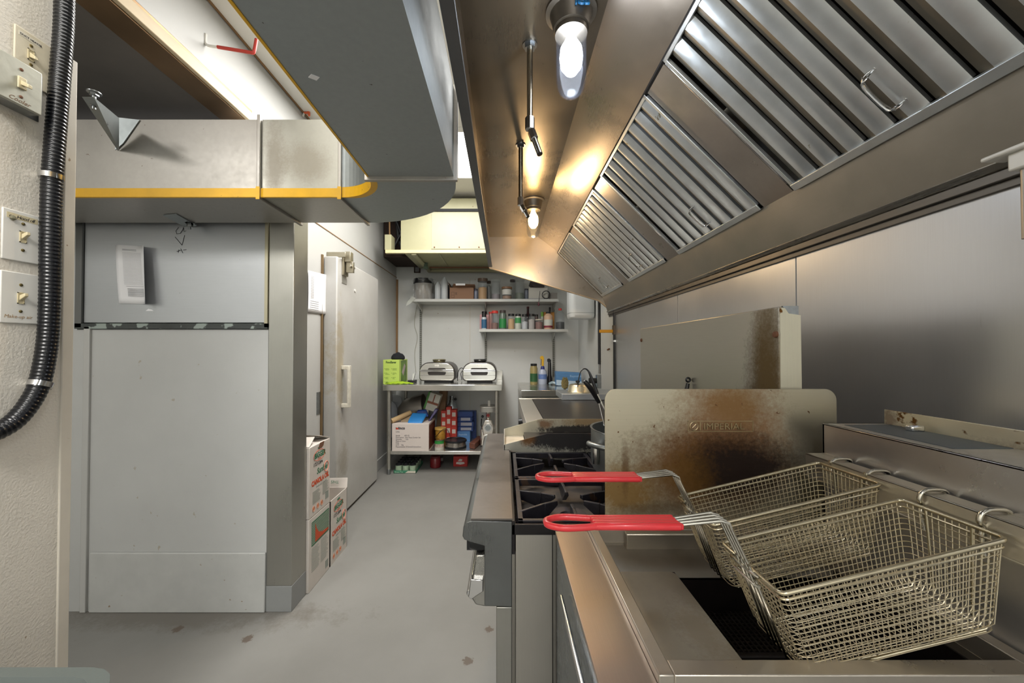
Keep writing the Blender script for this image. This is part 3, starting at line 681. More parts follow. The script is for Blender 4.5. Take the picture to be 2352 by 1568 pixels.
obj('tray_frame', MB().box(X_(945, Yf), X_(945, Yf) + .05, Yf, 4.74, zu - .02, zu).box(X_(945, Yf), x1, 4.66, 4.74, zu - .025, zu).box(X_(975, Yf) + .14, X_(975, Yf) + .155, Yf, 4.70, zu - .006, zu), cream, ac, bevel=.003)
obj('drain_pipe', MB().cyl((X_(985, 4.4), 4.45, zu - .02), (x1, 4.45, zu - .02), .009), M['rust'], ac)
obj('drain_fitting', MB().cyl((X_(978, 4.3), 4.3, zu - .06), (X_(978, 4.3), 4.3, zu + .01), .022).cyl((X_(978, 4.3), 4.3, zu - .07), (X_(978, 4.3), 4.3, zu - .045), .030, 6), mat('drain_green', '4f5f50', .5), ac)
obj('side_pipe', MB().cyl((X_(895, 4.0), 4.0, Z_(545, 4)), (X_(893, 4.0), 4.0, CZ - .02), .008), M['wood'], ac)
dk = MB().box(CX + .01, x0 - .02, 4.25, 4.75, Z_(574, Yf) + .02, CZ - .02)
o = obj('service_pipes', MB().tube([(-1.10, 4.2, Z_(572, 4.0)), (-1.16, 4.2, 2.5), (-1.2, 4.2, 2.85)], .02, 10).tube([(-1.2, 4.15, Z_(560, 4.0)), (-1.12, 4.15, 2.55), (-1.24, 4.15, 2.86)], .016, 10), M['black'], ac)
struct(obj('gap_shade_block', dk, mat('gap_shade', '2a1c15', .9), smooth=False))  # solid dark block stands in for the shaded gap beside the unit
fr = thing('picture_frame', 'small dark framed print under left end of the unit cooler', 'frame', (X_(956, 4.77), 4.78, Z_(628, 4.77)))
a0, a1, b0, b1 = X_(951, 4.78), X_(965, 4.78), Z_(626, 4.78), Z_(603, 4.78)
obj('frame_border', MB().box(a0, a1, 4.775, 4.798, b0, b0 + .012).box(a0, a1, 4.775, 4.798, b1 - .012, b1).box(a0, a0 + .012, 4.775, 4.798, b0, b1).box(a1 - .012, a1, 4.775, 4.798, b0, b1), mat('brown_frame', '3a2418', .5), fr)
obj('print', MB().box(a0 + .01, a1 - .01, 4.785, 4.797, b0 + .01, b1 - .01), mat('faded_print', '8c8f92', .5, var=.5, vscale=30), fr)

# ---------------------------------------------------------------- paper towel dispenser & pipes on the right
pd = thing('towel_dispenser', 'white rounded roll dispenser on the wall below far hood corner', 'dispenser', (.8, 3.9, Z_(730, 3.85)))
Yd = 3.85; a0, a1, b0 = X_(1309, Yd), .925, Z_(730, Yd)
prof = rr(a0, a1, Yd, Yd + .26, .07, 6)
sm = [(x * 1.0, y) for x, y in prof]
def shrink(pts, k): cx = (a0 + a1) / 2; cy = Yd + .13; return [(cx + (x - cx) * k, cy + (y - cy) * k) for x, y in pts]
dd = loft([(shrink(prof, .88), b0), (shrink(prof, .97), b0 + .012), (prof, b0 + .04), (prof, b0 + .36), (shrink(prof, .9), b0 + .38)]); dd.f.append(tuple(len(prof) * 4 + i for i in range(len(prof))))
obj('housing', dd, mat('dispenser_white', 'd3d6d6', .3), pd)
obj('seam', loft([(shrink(prof, 1.004), b0 + .052), (shrink(prof, 1.004), b0 + .056)], False), M['galv_under'], pd)
pp_ = thing('gas_pipe', 'thick black vertical gas pipe with threaded couplings by steel sheet edge', 'pipe', (.90, 3.2, .3))
Yp = 3.20; xp = X_(1412, Yp)
obj('pipe', MB().cyl((xp, Yp, .3), (xp, Yp, Z_(700, Yp)), .0165, 16), M['black'], pp_)
obj('coupling', MB().cyl((xp, Yp, Z_(768, Yp)), (xp, Yp, Z_(747, Yp)), .023, 16), mat('malleable', '5a5148', .5, .7), pp_)
obj('coupling', MB().cyl((xp, Yp, Z_(785, Yp)), (xp, Yp, Z_(781, Yp)), .020, 16), M['chrome'], pp_)
obj('valve_handle', MB().box(X_(1376, Yp), xp - .02, Yp - .012, Yp + .012, Z_(764, Yp), Z_(757, Yp)), mat('valve_yellow', 'd79b1a', .4), pp_, bevel=.003)
el = thing('electrical_conduit', 'thin black conduit running down wall into a steel outlet box', 'conduit', (.91, 3.72, Z_(890, 3.7)))
Yc = 3.70; xc = X_(1376, Yc)
obj('conduit', MB().cyl((xc, Yc, Z_(836, Yc)), (xc, Yc, Z_(690, Yc)), .0145), M['black'], el)
obj('flexible_end', MB().tube([(xc, Yc, Z_(858, Yc) + i * .004) for i in range(24)], .009, 10, radii=[.009 + .0015 * (i % 2) for i in range(24)]), M['zinc'], el)
obj('outlet_box', MB().box(X_(1369, Yc), X_(1386, Yc), Yc - .03, Yc + .04, Z_(891, Yc), Z_(861, Yc)), M['zinc'], el, bevel=.004)
obj('plug', MB().cyl((X_(1352, Yc), Yc, Z_(874, Yc)), (X_(1369, Yc), Yc, Z_(874, Yc)), .026), M['black_rubber'], el)
cl = thing('wall_clip', 'small rusty clip on white wall between the two pipes', 'clip', tuple(at(1399, 803, X=WX - .006)))
p = at(1399, 803, X=WX - .006)
obj('clip_body', MB().tube([p + Vector((-.02, -.04, .0)), p + Vector((0, 0, .008)), p + Vector((0, .05, 0))], .007, 8), M['rust'], cl)
# ---------------------------------------------------------------- six-foot cooking line: range
TR = EYE - .387
R0, R1 = .885, 1.79
rg = thing('gas_range', 'stainless gas range with black burners, bull-nose ledge and tall scorched backsplash', 'range', (.3, 1.33, 0))
ssr = steel('ss_range', '8d8a84', .3, 'z', .12, mottle=3)
ssr2 = steel('ss_ledge', '5b5754', .36, None, .12, mottle=6)
ssn = steel('ss_nose', '5e6060', .3, 'z', .25, mottle=6, spot=(24, .72, '6b6250'))
px = lambda u: (u - PPU) / 994.0
pz = lambda v: EYE - (v - VPV) / 994.0
obj('body', MB().box(.026, .66, R0 + .002, R0 + .02, .08, pz(1222)).box(.026, .66, R1 - .02, R1, .08, TR - .005).box(.64, .66, R0, R1, .08, TR).box(.0, .03, R0 + .03, R1, .08, .84), ssr, rg, bevel=.002)
obj('side_seam', MB().box(.110, .112, R0, R0 + .003, .08, pz(1222)), M['dark'], rg)
obj('front_ledge', MB().prism([(.018, pz(1195)), (px(1084), pz(1193)), (px(1071), pz(1197)), (px(1065), pz(1207)), (px(1063), pz(1228)), (px(1067), pz(1236)), (px(1084), pz(1242)), (px(1113), pz(1250)), (px(1113), pz(1385)), (.018, pz(1388))], R0, R1), ssn, rg, bevel=.0015)
obj('ledge_top', MB().box(px(1082), .019, R0 + .001, R1, TR - .003, TR + .0012), ssr2, rg)
obj('front_frame', MB().box(px(1140), .018, R0 + .001, R1, .08, pz(1389)), steel('ss_lower', '83827d', .35, 'z', .25), rg, bevel=.002)
obj('oven_door', MB().prism([(px(1113), pz(1290)), (px(1090), pz(1292)), (px(1083), pz(1335)), (px(1080), pz(1395)), (px(1090), pz(1410)), (px(1112), pz(1414)), (px(1140), pz(1414)), (px(1140), pz(1388))], R0 + .04, R1 - .03), steel('ss_door', '8b8a86', .25, 'y', .3), rg, bevel=.004)
obj('door_handle', MB().prism([(px(1109), pz(1345)), (px(1079), pz(1343)), (px(1073), pz(1385)), (px(1080), pz(1391)), (px(1109), pz(1372))], R0 + .03, R0 + .05).cyl((px(1078), R0 + .04, pz(1382)), (px(1078), R1 - .06, pz(1382)), .010), M['chrome'], rg, bevel=.002)
for i in range(5):
    y = R0 + .07 + i * .17
    obj('knob', MB().lathe([(.030, 0), (.030, .012), (.024, .038), (.001, .038)], (0, 0, 0), 24, Matrix.Translation((px(1112), y, pz(1266))) @ Matrix.Rotation(-PI / 2, 4, 'Y')).box(px(1112) - .046, px(1112) - .01, y - .004, y + .004, pz(1266) - .028, pz(1266) + .028), M['black'], rg, bevel=.001)
obj('hanging_tag', MB().slab([(px(1084), R0 + .1, pz(1240)), (px(1074), R0 + .1, pz(1275)), (px(1070), R0 + .12, pz(1292)), (px(1080), R0 + .13, pz(1296)), (px(1088), R0 + .12, pz(1270))], (.001, .002, 0)), mat('brown_tag', 'a3946c', .7), rg, smooth=False)
iron = mat('cast_iron', '2e2c33', .38, .35, var=.3, vscale=24, bump=.25, bscale=180, specks=(14, .66, '4c3a30'))
pan_ = mat('drip_pan', '5e5854', .5, .5, var=.35, vscale=9, bump=.15, specks=(12, .62, '2a2322'))
obj('drip_pan', MB().box(.024, .64, R0 + .004, 1.505, TR - .075, TR - .07), pan_, rg)
obj('burner_box_rim', MB().box(.018, .025, R0, 1.51, TR - .08, TR - .004).box(.018, .64, R0, R0 + .006, TR - .036, TR - .012), mat('rim_black', '211e20', .4, .4, var=.3, vscale=20), rg, bevel=.001)
for bx_ in (.17, .46):
    for by_ in (1.02, 1.35):
        obj('burner', MB().lathe([(.055, 0), (.055, .016), (.050, .022), (.022, .022), (.018, .012), (.001, .012)], (bx_, by_, TR - .068), 28).cyl((bx_ - .0, by_, TR - .06), (.03, by_, TR - .064), .012), mat('burner_iron', '4d484c', .5, .5, var=.3, vscale=40, bump=.2), rg)
def grate(label, y0, y1, cy):
    t = thing('burner_grate', label, 'grate', (.32, (y0 + y1) / 2, TR - .03), 'cast iron grates on the range')
    zt = TR - .002
    for (x0, x1, cx) in ((.032, .317, .172), (.323, .608, .463)):
        b = MB(); h = .016
        b.box(x0, x1, y0, y0 + .013, zt - .026, zt - .006).box(x0, x1, y1 - .013, y1, zt - .026, zt - .006)
        b.box(x0, x0 + .013, y0, y1, zt - .026, zt - .006).box(x1 - .013, x1, y0, y1, zt - .026, zt - .006)
        for an in [math.radians(k) for k in (28, 90, 152, 208, 270, 332)]:
            dx, dy = math.cos(an), math.sin(an)
            k = min((x1 - cx if dx > 0 else cx - x0) / abs(dx), (y1 - cy if dy > 0 else cy - y0) / abs(dy)) - .004
            p0 = Vector((cx + dx * .040, cy + dy * .040, 0)); p1 = Vector((cx + dx * k, cy + dy * k, 0)); s_ = Vector((-dy, dx, 0)) * .006
            m_ = p0.lerp(p1, .35)
            for (q0, q1, za0, zb0, za1, zb1) in ((p0, m_, -.010, 0, -.040, 0), (m_, p1, -.040, 0, -.026, -.006)):
                b.add([q0 + s_ + Vector((0, 0, zt + za0)), q0 - s_ + Vector((0, 0, zt + za0)), q0 - s_ * .7 + Vector((0, 0, zt + zb0)), q0 + s_ * .7 + Vector((0, 0, zt + zb0)),
                       q1 + s_ + Vector((0, 0, zt + za1)), q1 - s_ + Vector((0, 0, zt + za1)), q1 - s_ * .7 + Vector((0, 0, zt + zb1)), q1 + s_ * .7 + Vector((0, 0, zt + zb1))],
                      [(0, 1, 2, 3), (4, 7, 6, 5), (0, 4, 5, 1), (1, 5, 6, 2), (2, 6, 7, 3), (3, 7, 4, 0)])
        # feet
        for fx in (x0 + .006, x1 - .006):
            for fy in (y0 + .006, y1 - .006): b.box(fx - .006, fx + .006, fy - .006, fy + .006, TR - .07, zt - .02)
        obj('casting', b, iron, t, bevel=.0015)
    return t
grate('black cast iron grate over the burners nearest the fryer', .897, 1.193, 1.02)
grate('black cast iron grate between front burners and the griddle guard', 1.200, 1.498, 1.35)
# griddle section with its two guards
def guard(pix, y, name, m):
    obj(name, MB().slab([at(u, v, Y=y) for u, v in pix], (0, .004, 0)), m, rg, smooth=False)
g1 = steel('guard_near', '97958c', .42, None, .15, mottle=10, stains=(((.26, 1.503, .96), (.20, .3, .075), '17141a', .97, .35, .18), ((.09, 1.503, .93), (.035, .3, .03), '7a5226', .8, .9, .4), ((.36, 1.503, .97), (.03, .3, .04), '6b3f28', .7, .9, .4)))
guard([(1158, 1021), (1258, 995.5), (1440, 995.5), (1440, 1070), (1222, 1050), (1172, 1033), (1158, 1033)], 1.503, 'splash_guard', g1)
g2 = steel('guard_far', 'aaa594', .4, None, .15, mottle=8, stains=(((.18, 1.72, .95), (.04, .3, .025), '7d5330', .85, .9, .5), ((.38, 1.72, .965), (.16, .3, .030), '9a7a4c', .8, .9, .5), ((.36, 1.72, .925), (.20, .3, .022), '1c181c', .95, .5, .5)))
guard([(1158, 985), (1241, 962), (1440, 962), (1440, 1010), (1172, 1010), (1158, 998)], 1.72, 'splash_guard', g2)
obj('griddle_end_plate', MB().prism([(1.503, TR - .002), (1.503, at(0, 1021, Y=1.503).z), (1.72, at(0, 985, Y=1.72).z), (1.72, TR - .002)], -.001, .003, 'x'), steel('ss_tab', 'a3a19a', .33, 'x'), rg)
obj('griddle_trough', MB().box(.003, .085, 1.508, 1.72, TR - .01, TR + .008), steel('trough', 'b5ada0', .4, None, .25, mottle=20), rg)
obj('griddle_plate', MB().box(.088, .63, 1.508, 1.72, TR - .02, TR + .022), mat('griddle_steel', '3a3130', .35, .6, var=.35, vscale=12), rg, bevel=.002)
obj('rear_top', MB().box(.018, .64, 1.725, R1, TR - .02, TR), ssr, rg)
# tall back panel with burn marks
RX = .636
ssb = steel('ss_riser', '8f8c84', .33, 'y', .08, mottle=2, stains=(((RX, .935, 1.16), (.3, .085, .24), '4c3a16', .9, .95, .12), ((RX, .925, 1.26), (.3, .055, .20), '5e4a20', .75, .9, .25), ((RX, .985, 1.05), (.3, .12, .14), '43300f', .8, .9, .2)))
obj('backsplash', MB().box(RX, RX + .012, R0 + .002, R1, TR, 1.382), ssb, rg, bevel=.003)
obj('backsplash_side', MB().prism([(RX + .002, TR), (RX + .002, 1.380), (RX + .014, 1.378), (RX + .022, 1.366), (RX + .05, 1.362), (RX + .052, TR)], R0, R0 + .003), steel('ss_riser_side', 'a9a594', .42, 'z', .1, mottle=6, spot=(30, .66, '6e4a22')), rg)
obj('flue', MB().box(RX + .012, RX + .05, R0 + .004, R1, TR, 1.36), M['galv'], rg)
obj('flue_tab', MB().prism([(RX + .012, 1.384), (RX + .05, 1.384), (RX + .05, 1.35), (RX + .03, 1.35), (RX + .02, 1.37)], R0 + .006, R0 + .010), M['zinc'], rg)
for (y, z) in ((at(1474, 781, X=RX).y, at(1474, 781, X=RX).z), (at(1783, 768, X=RX).y, at(1783, 768, X=RX).z)):
    obj('bolt', MB().lathe([(.008, 0), (.007, .005), (.001, .006)], (0, 0, 0), 12, Matrix.Translation((RX, y, z)) @ Matrix.Rotation(-PI / 2, 4, 'Y')), M['rust'], rg)

# ---------------------------------------------------------------- splash guard plate standing between range and fryer
SY = .868; s0, s1 = X_(1388, SY), X_(1918, SY); zt_ = Z_(893, SY); zb_ = .84
def rrect(x0, x1, z0, z1, r, n=8):
    pts = [(x0, z0), (x1, z0)]
    for i in range(n + 1): a = PI / 2 * i / n; pts.append((x1 - r + r * math.cos(a), z1 - r + r * math.sin(a)))
    for i in range(n + 1): a = PI / 2 + PI / 2 * i / n; pts.append((x0 + r + r * math.cos(a), z1 - r + r * math.sin(a)))
    return pts
def gp(u, v): return (at(u, v, Y=SY).x, SY, at(u, v, Y=SY).z)
plate_m = steel('ss_splash_plate', '96907f', .36, 'x', .08, mottle=2.5, stains=(
    (gp(1670, 1010), (.150, .3, .175), '7c4f1a', .80, .95, .20),
    (gp(1630, 1070), (.215, .3, .105), '5c380e', .9, .9, .15),
    (gp(1690, 1080), (.155, .3, .085), '1a0c04', .97, .85, .12),
    (gp(1690, 930), (.075, .3, .05), '83602c', .55, .95, .3),
    (gp(1560, 1100), (.09, .3, .09), '6b4a16', .7, .95, .3),
    (gp(1425, 1130), (.095, .3, .065), '7a5a1c', .9, .9, .25),
    (gp(1436, 1080), (.010, .3, .06), '5a3c14', .7, .9, .4),
    (gp(1500, 1170), (.10, .3, .02), '4a3512', .6, .9, .3)), spot=(60, .68, '5c3814'))
sp_ = thing('splash_plate', 'rounded stainless splash plate with burnt brown patch, embossed IMPERIAL, behind fryer baskets', 'splash guard', ((s0 + s1) / 2, SY, .88))
obj('plate', MB().prism(rrect(s0, s1, zb_, zt_, .026), SY, SY + .003), plate_m, sp_, bevel=.0008)
lx0, lx1, lz0, lz1 = X_(1577, SY), X_(1726, SY), Z_(991, SY), Z_(966, SY)
fb = MB()
for (a, b, c_, d_) in ((lx0, lx1, lz1 - .0015, lz1), (lx0, lx1, lz0, lz0 + .0015), (lx0, lx0 + .0015, lz0, lz1), (lx1 - .0015, lx1, lz0, lz1)): fb.box(a, b, SY - .0012, SY, c_, d_)
cc = Vector(((lx0 + .014), SY - .0006, (lz0 + lz1) / 2))
fb.tube([cc + Vector((.009 * math.cos(a * PI / 10), 0, .009 * math.sin(a * PI / 10))) for a in range(20)], .0012, 6, closed=True)
fb.tube([cc + Vector((-.004, 0, -.004)), cc + Vector((.0, 0, .0)), cc + Vector((.005, 0, .005))], .0012, 6).box(lx0 + .027, lx0 + .029, SY - .0012, SY, lz0 + .003, lz1 - .003)
emb = steel('emblem_relief', '8a7c60', .3, None, .2, mottle=30)
obj('emblem_frame', fb, emb, sp_, smooth=False)
text('IMPERIAL', .0205, (lx0 + .034, SY - .0004, lz0 + .0055), (1, 0, 0), (0, 0, 1), emb, sp_, name='embossed_lettering', depth=.002, sx=1.12)

# ---------------------------------------------------------------- fryer
FZ, SZ = EYE - .39, EYE - .403
F0, F1 = .466, .862
fy = thing('deep_fryer', 'stainless deep fryer with open dark oil tank in the right foreground', 'fryer', (.39, .66, 0))
ssf = steel('ss_fryer', '989694', .3, None, .06, mottle=3)
ssf2 = steel('ss_fryer_rim', '918b82', .3, None, .08, mottle=4, spot=(70, .74, '6b4a2c'))
ssfd = steel('ss_fryer_front', '6f767c', .22, 'y', .2, mottle=3)
obj('cabinet', MB().box(.117, .135, F0 + .004, F1, .1, SZ - .006).box(.117, .665, F0 + .004, F0 + .012, .1, SZ - .006).box(.117, .665, F1 - .006, F1, .1, SZ - .006).box(.655, .665, F0, F1, .1, SZ), ssfd, fy, bevel=.001)
obj('front_strip', MB().box(.114, .186, F0, F1, SZ - .006, SZ), steel('ss_strip', '857c74', .30, 'y', .04, mottle=2), fy, bevel=.0008)
obj('door_edge_highlight', MB().cyl((.106, .47, .828), (.106, .72, .822), .004, 10).lathe([(.001, -.007), (.005, -.005), (.007, 0), (.005, .005), (.001, .007)], (.106, .478, .822), 12), M['chrome'], fy)  # chrome rod and bead put in as the highlight along the door's top edge
rim = MB(); xi0, xi1, yi0, yi1 = .205, .648, .490, .842
rim.box(.186, xi0, F0, F1, SZ - .02, FZ).box(xi1, .668, F0, F1, SZ - .02, FZ).box(xi0, xi1, F0, yi0, SZ - .02, FZ).box(xi0, xi1, yi1, F1, SZ - .02, FZ)
obj('tank_rim', rim, ssf2, fy, bevel=.0015)
PZ = EYE - .43
bs = MB()
bs.box(xi0 - .003, xi0 + .001, yi0, yi1, PZ - .01, SZ - .015).box(xi0, xi1, yi1 - .001, yi1 + .003, PZ - .01, SZ - .015).box(xi0, xi1, yi0 - .003, yi0 + .001, PZ - .01, SZ - .015).box(xi1 - .001, xi1 + .003, yi0, yi1, PZ - .01, SZ - .015)
obj('basin_wall', bs, steel('ss_basin_wall', '827c72', .3, 'x', .1), fy)
obj('rear_block', MB().box(.262, .60, yi1 - .014, yi1 + .001, SZ - .032, FZ - .003), steel('ss_block', '8a8378', .3, 'x', .1), fy, bevel=.003)
obj('drain_shelf', MB().prism(rr(xi0 - .002, .331, yi0 + .002, .752, .012, 4), PZ - .004, PZ, 'z'), steel('ss_shelf', '868177', .36, None, .1, mottle=6, stains=(((.30, .60, PZ), (.035, .07, .1), '5b4a2e', .5, .95, .3),)), fy)
obj('rear_shelf', MB().prism([(yi1, PZ + .006), (.765, PZ - .004), (.752, PZ - .012), (.752, PZ - .016), (yi1, PZ - .002)], xi0, xi1, 'x'), steel('ss_shelf_b', '6e6961', .35, None, .15, mottle=5), fy)
dark_tank = mat('tank_dark', '1b1413', .45, .3, var=.5, vscale=14, bump=.2)  # near-black mottled colour for tank walls and element guard
tk = MB().box(.329, .333, .494, .756, .60, PZ - .003).box(.329, xi1, .752, .756, .60, PZ - .012).box(.329, xi1, .492, .496, .60, PZ).box(xi1 - .004, xi1, .494, .756, .60, PZ).box(.329, xi1, .494, .756, .598, .602)
tk.box(xi0, xi1, yi0, .496, PZ - .004, PZ)
obj('tank', tk, dark_tank, fy)
obj('oil', MB().box(.334, xi1 - .005, .497, .751, .66, .70), mat('old_oil', '120a06', .06), fy)
gd = MB()
for i in range(34): x = .338 + i * .009; gd.box(x, x + .003, .5, .75, .772, .775)
for i in range(28): y = .502 + i * .009; gd.box(.336, .643, y, y + .003, .770, .773)
obj('crumb_screen', gd, mat('screen_dark', '3c3630', .4, .8), fy, smooth=False)
obj('element_guard', MB().box(.333, .644, .62, .632, .74, .79).box(.50, .515, .497, .752, .74, .785), dark_tank, fy, bevel=.003)
# back riser, hanger rail and flue
RZ = EYE - .153
obj('riser', MB().box(.672, .678, F0 - .01, .812, FZ - .04, RZ).box(.672, .80, F0 - .01, .812, RZ - .004, RZ).box(.672, .80, .806, .812, FZ - .04, RZ), ssf, fy, bevel=.0012)
obj('riser_slot', MB().box(.70, .795, .60, .79, RZ, RZ + .001), mat('flue_inside', '5a6064', .5, .6), fy)
obj('riser_clip', MB().box(.765, .79, .72, .735, RZ, RZ + .012), M['chrome'], fy, bevel=.003)
obj('hanger_rail', MB().box(.628, .631, .464, .802, EYE - .258, EYE - .213).box(.628, .660, .464, .802, EYE - .216, EYE - .213).box(.628, .640, .464, .802, EYE - .261, EYE - .258), steel('ss_rail', 'a09b90', .36, None, .08), fy, bevel=.001)
obj('rail_slot', MB().box(.660, .672, .505, .77, EYE - .224, EYE - .218), M['dark'], fy)
obj('rail_ends', MB().box(.660, .672, .464, .505, EYE - .216, EYE - .213).box(.660, .672, .77, .802, EYE - .216, EYE - .213), steel('ss_rail', 'a09b90', .36, None, .08), fy)
flp = steel('ss_flue', 'aaa492', .42, 'y', .1, mottle=8, stains=(((.806, .80, 1.14), (.1, .02, .03), '5a3a22', .7, .9, .6), ((.806, .6, 1.12), (.1, .06, .02), '5c4326', .55, .9, .6), ((.806, .5, 1.09), (.1, .16, .012), '17120f', .95, .8, .5)), spot=(34, .59, '6e4c28'))
obj('flue_deflector', MB().box(.803, .807, .36, .812, EYE - .182, EYE - .124), flp, fy, bevel=.001)
obj('flue_box', MB().box(.808, .86, .36, .812, .8, RZ - .012), M['galv_under'], fy)

# fryer baskets
wire = mat('basket_wire', 'd6cbb0', .32, .9, var=.15, vscale=30)
wired = mat('basket_rim_wire', 'c2b89e', .24, .95, var=.15, vscale=25)
bright = mat('hook_wire', 'b8b5ab', .18, 1)
grip = mat('red_grip', 'd8323a', .3, coat=.3)
TH = math.radians(13.5)
def basket(label, yc, W, x0, z0, tipx):
    t = thing('fryer_basket', label, 'fryer basket', (x0, yc, z0), 'fryer baskets hung over the tank')
    ex = Vector((math.cos(TH), 0, math.sin(TH))); ez = Vector((-math.sin(TH), 0, math.cos(TH))); O = Vector((x0, yc, z0)); Ln, D = .289, .118
    def q(a, b, c): return O + ex * a + Vector((0, b, 0)) + ez * c
    ins = lambda h: (.014 * h, Ln - .026 * h, W / 2 - .012 * h)          # shape at depth fraction h
    ms = MB(); rw = .00072
    nL, nW, nD = 36, 15, 14
    rb = .018
    for i in range(1, nL):                           # wires across the width
        f = i / nL; pts = []
        for h in (0, .25, .5, .75, .9):
            a0, a1, hw = ins(h); pts.append((a0 + (a1 - a0) * f, -hw, -D * h))
        a0, a1, hw = ins(1)
        wob = .0015 * math.sin(i * 1.7)
        bot = [(a0 + (a1 - a0) * f, -hw + .008, -D + wob), (a0 + (a1 - a0) * f, 0, -D + wob), (a0 + (a1 - a0) * f, hw - .008, -D + wob)]
        full = pts + bot + [(x, -y, z) for x, y, z in pts[::-1]]
        ms.tube([q(*p) for p in full], rw, 4)
    for j in range(1, nW):                           # wires along the length
        f = j / nW * 2 - 1; pts = []
        for h in (0, .25, .5, .75, .9):
            a0, a1, hw = ins(h); pts.append((a0, hw * f, -D * h))
        a0, a1, hw = ins(1)
        bot = [(a0 + .008, hw * f, -D), (a0 + (a1 - a0) * .33, hw * f, -D + .001), (a0 + (a1 - a0) * .66, hw * f, -D - .0005), (a1 - .008, hw * f, -D)]
        end = []
        for h in (.9, .75, .5, .25, 0):
            a0, a1, hw = ins(h); end.append((a1, hw * f, -D * h))
        ms.tube([q(*p) for p in pts + bot + end], rw, 4)
    for k in range(1, nD + 1):                       # rings
        h = k / nD * .98; a0, a1, hw = ins(h)
        loop = rr(a0, a1, -hw, hw, .010 + .004 * h, 3)
        ms.tube([q(x, y, -D * h + .0007 * math.sin(k * 2 + x * 40)) for x, y in loop], rw, 4, closed=True)
    obj('wire_mesh', ms, wire, t)
    obj('rim', MB().tube([q(x, y, 0) for x, y in rr(0, Ln, -W / 2, W / 2, .008, 4)], .0030, 10, closed=True).tube([q(x, y, -.009) for x, y in rr(.001, Ln - .002, -W / 2 + .001, W / 2 - .001, .008, 4)], .0016, 8, closed=True), wired, t)
    bf = MB(); a0, a1, hw = ins(1)
    for yy_ in (-hw + .006, hw - .006): bf.tube([q(a0 + .01, yy_, -D - .002), q(a1 - .01, yy_, -D - .002)], .0018, 6)
    for f in (.28, .72):
        a0_, a1_, hw_ = ins(1)
        bf.tube([q(Ln - .001, (f * 2 - 1) * W / 2, 0), q(a1_ + .002, (f * 2 - 1) * hw_, -D)], .0018, 6)
    obj('support_wires', bf, wired, t)
    # handle of four parallel wires
    hp = MB(); gp_ = MB()
    L0 = q(-.003, 0, .0); Lb = q(.014, 0, -D - .002)
    B1 = Vector((x0 - .030, yc, z0 + .062)); B2 = Vector((x0 - .045, yc, z0 + .068)); E = Vector((tipx, yc, z0 + .060))
    for o_ in (-.0135, -.0045, .0045, .0135):
        w_ = Vector((0, o_, 0)); k = .75
        hp.tube([Lb + w_ * 1.2, L0 + w_, B1 - Vector((0, 0, .006)) + w_, B1 + w_ + Vector((-.003, 0, .002)), B2 + w_, E + Vector((.17, 0, 0)) + w_ * k], .0021, 8)
    obj('handle', hp, bright, t)
    gx = tipx + .183
    z_ = E.z
    gp_.prism([(tipx + .062, yc - .0125), (gx, yc - .0155), (gx - .010, yc + .0155), (tipx + .062, yc + .0125)], z_ - .0045, z_ + .0045, 'z')
    for o_ in (-.0115, -.004, .004, .0115): gp_.tube([(tipx + .06, yc + o_, z_), (gx - .004, yc + o_ * 1.12, z_)], .0056, 8)
    lp = [(tipx + .075, yc - .010, z_), (tipx + .045, yc - .0155, z_), (tipx + .018, yc - .017, z_), (tipx, yc - .009, z_), (tipx - .003, yc, z_), (tipx, yc + .009, z_), (tipx + .018, yc + .017, z_), (tipx + .045, yc + .0155, z_), (tipx + .075, yc + .010, z_)]
    gp_.tube(smooth_path(lp, 5), .0046, 10)
    obj('grip', gp_, grip, t, bevel=.002)
    cl_ = MB().tube([q(-.002, -.022, -.016), q(-.008, -.022, -.012), q(-.008, .022, -.012), q(-.002, .022, -.016)], .0022, 8).tube([q(-.004, -.03, .002), q(-.010, -.02, .006), q(-.010, .02, .006), q(-.004, .03, .002)], .0022, 8)
    obj('handle_clip', cl_, bright, t)
    for f in (-.27, .30):
        yh = yc + f * W
        R = q(Ln, 0, 0); z2 = EYE - .213
        pts = [(R.x + .006, yh, R.z - .035), (R.x + .003, yh, R.z - .012), (R.x + .006, yh, R.z + .002), (R.x + .001, yh, R.z + .009), (R.x + .004, yh, z2 - .001), (R.x + .012, yh, z2 + .004), (R.x + .026, yh, z2 + .005), (R.x + .040, yh, z2 + .002), (.667, yh, z2 - .010)]
        obj('hook', MB().tube(smooth_path(pts, 5), .0032, 10), bright, t)
    return t
basket('near fryer basket, its red handle lower and closer', .539, .127, .340, EYE - .300, .062)
basket('far fryer basket, behind the other one and against the burnt splash plate', .702, .127, .345, EYE - .290, .064)

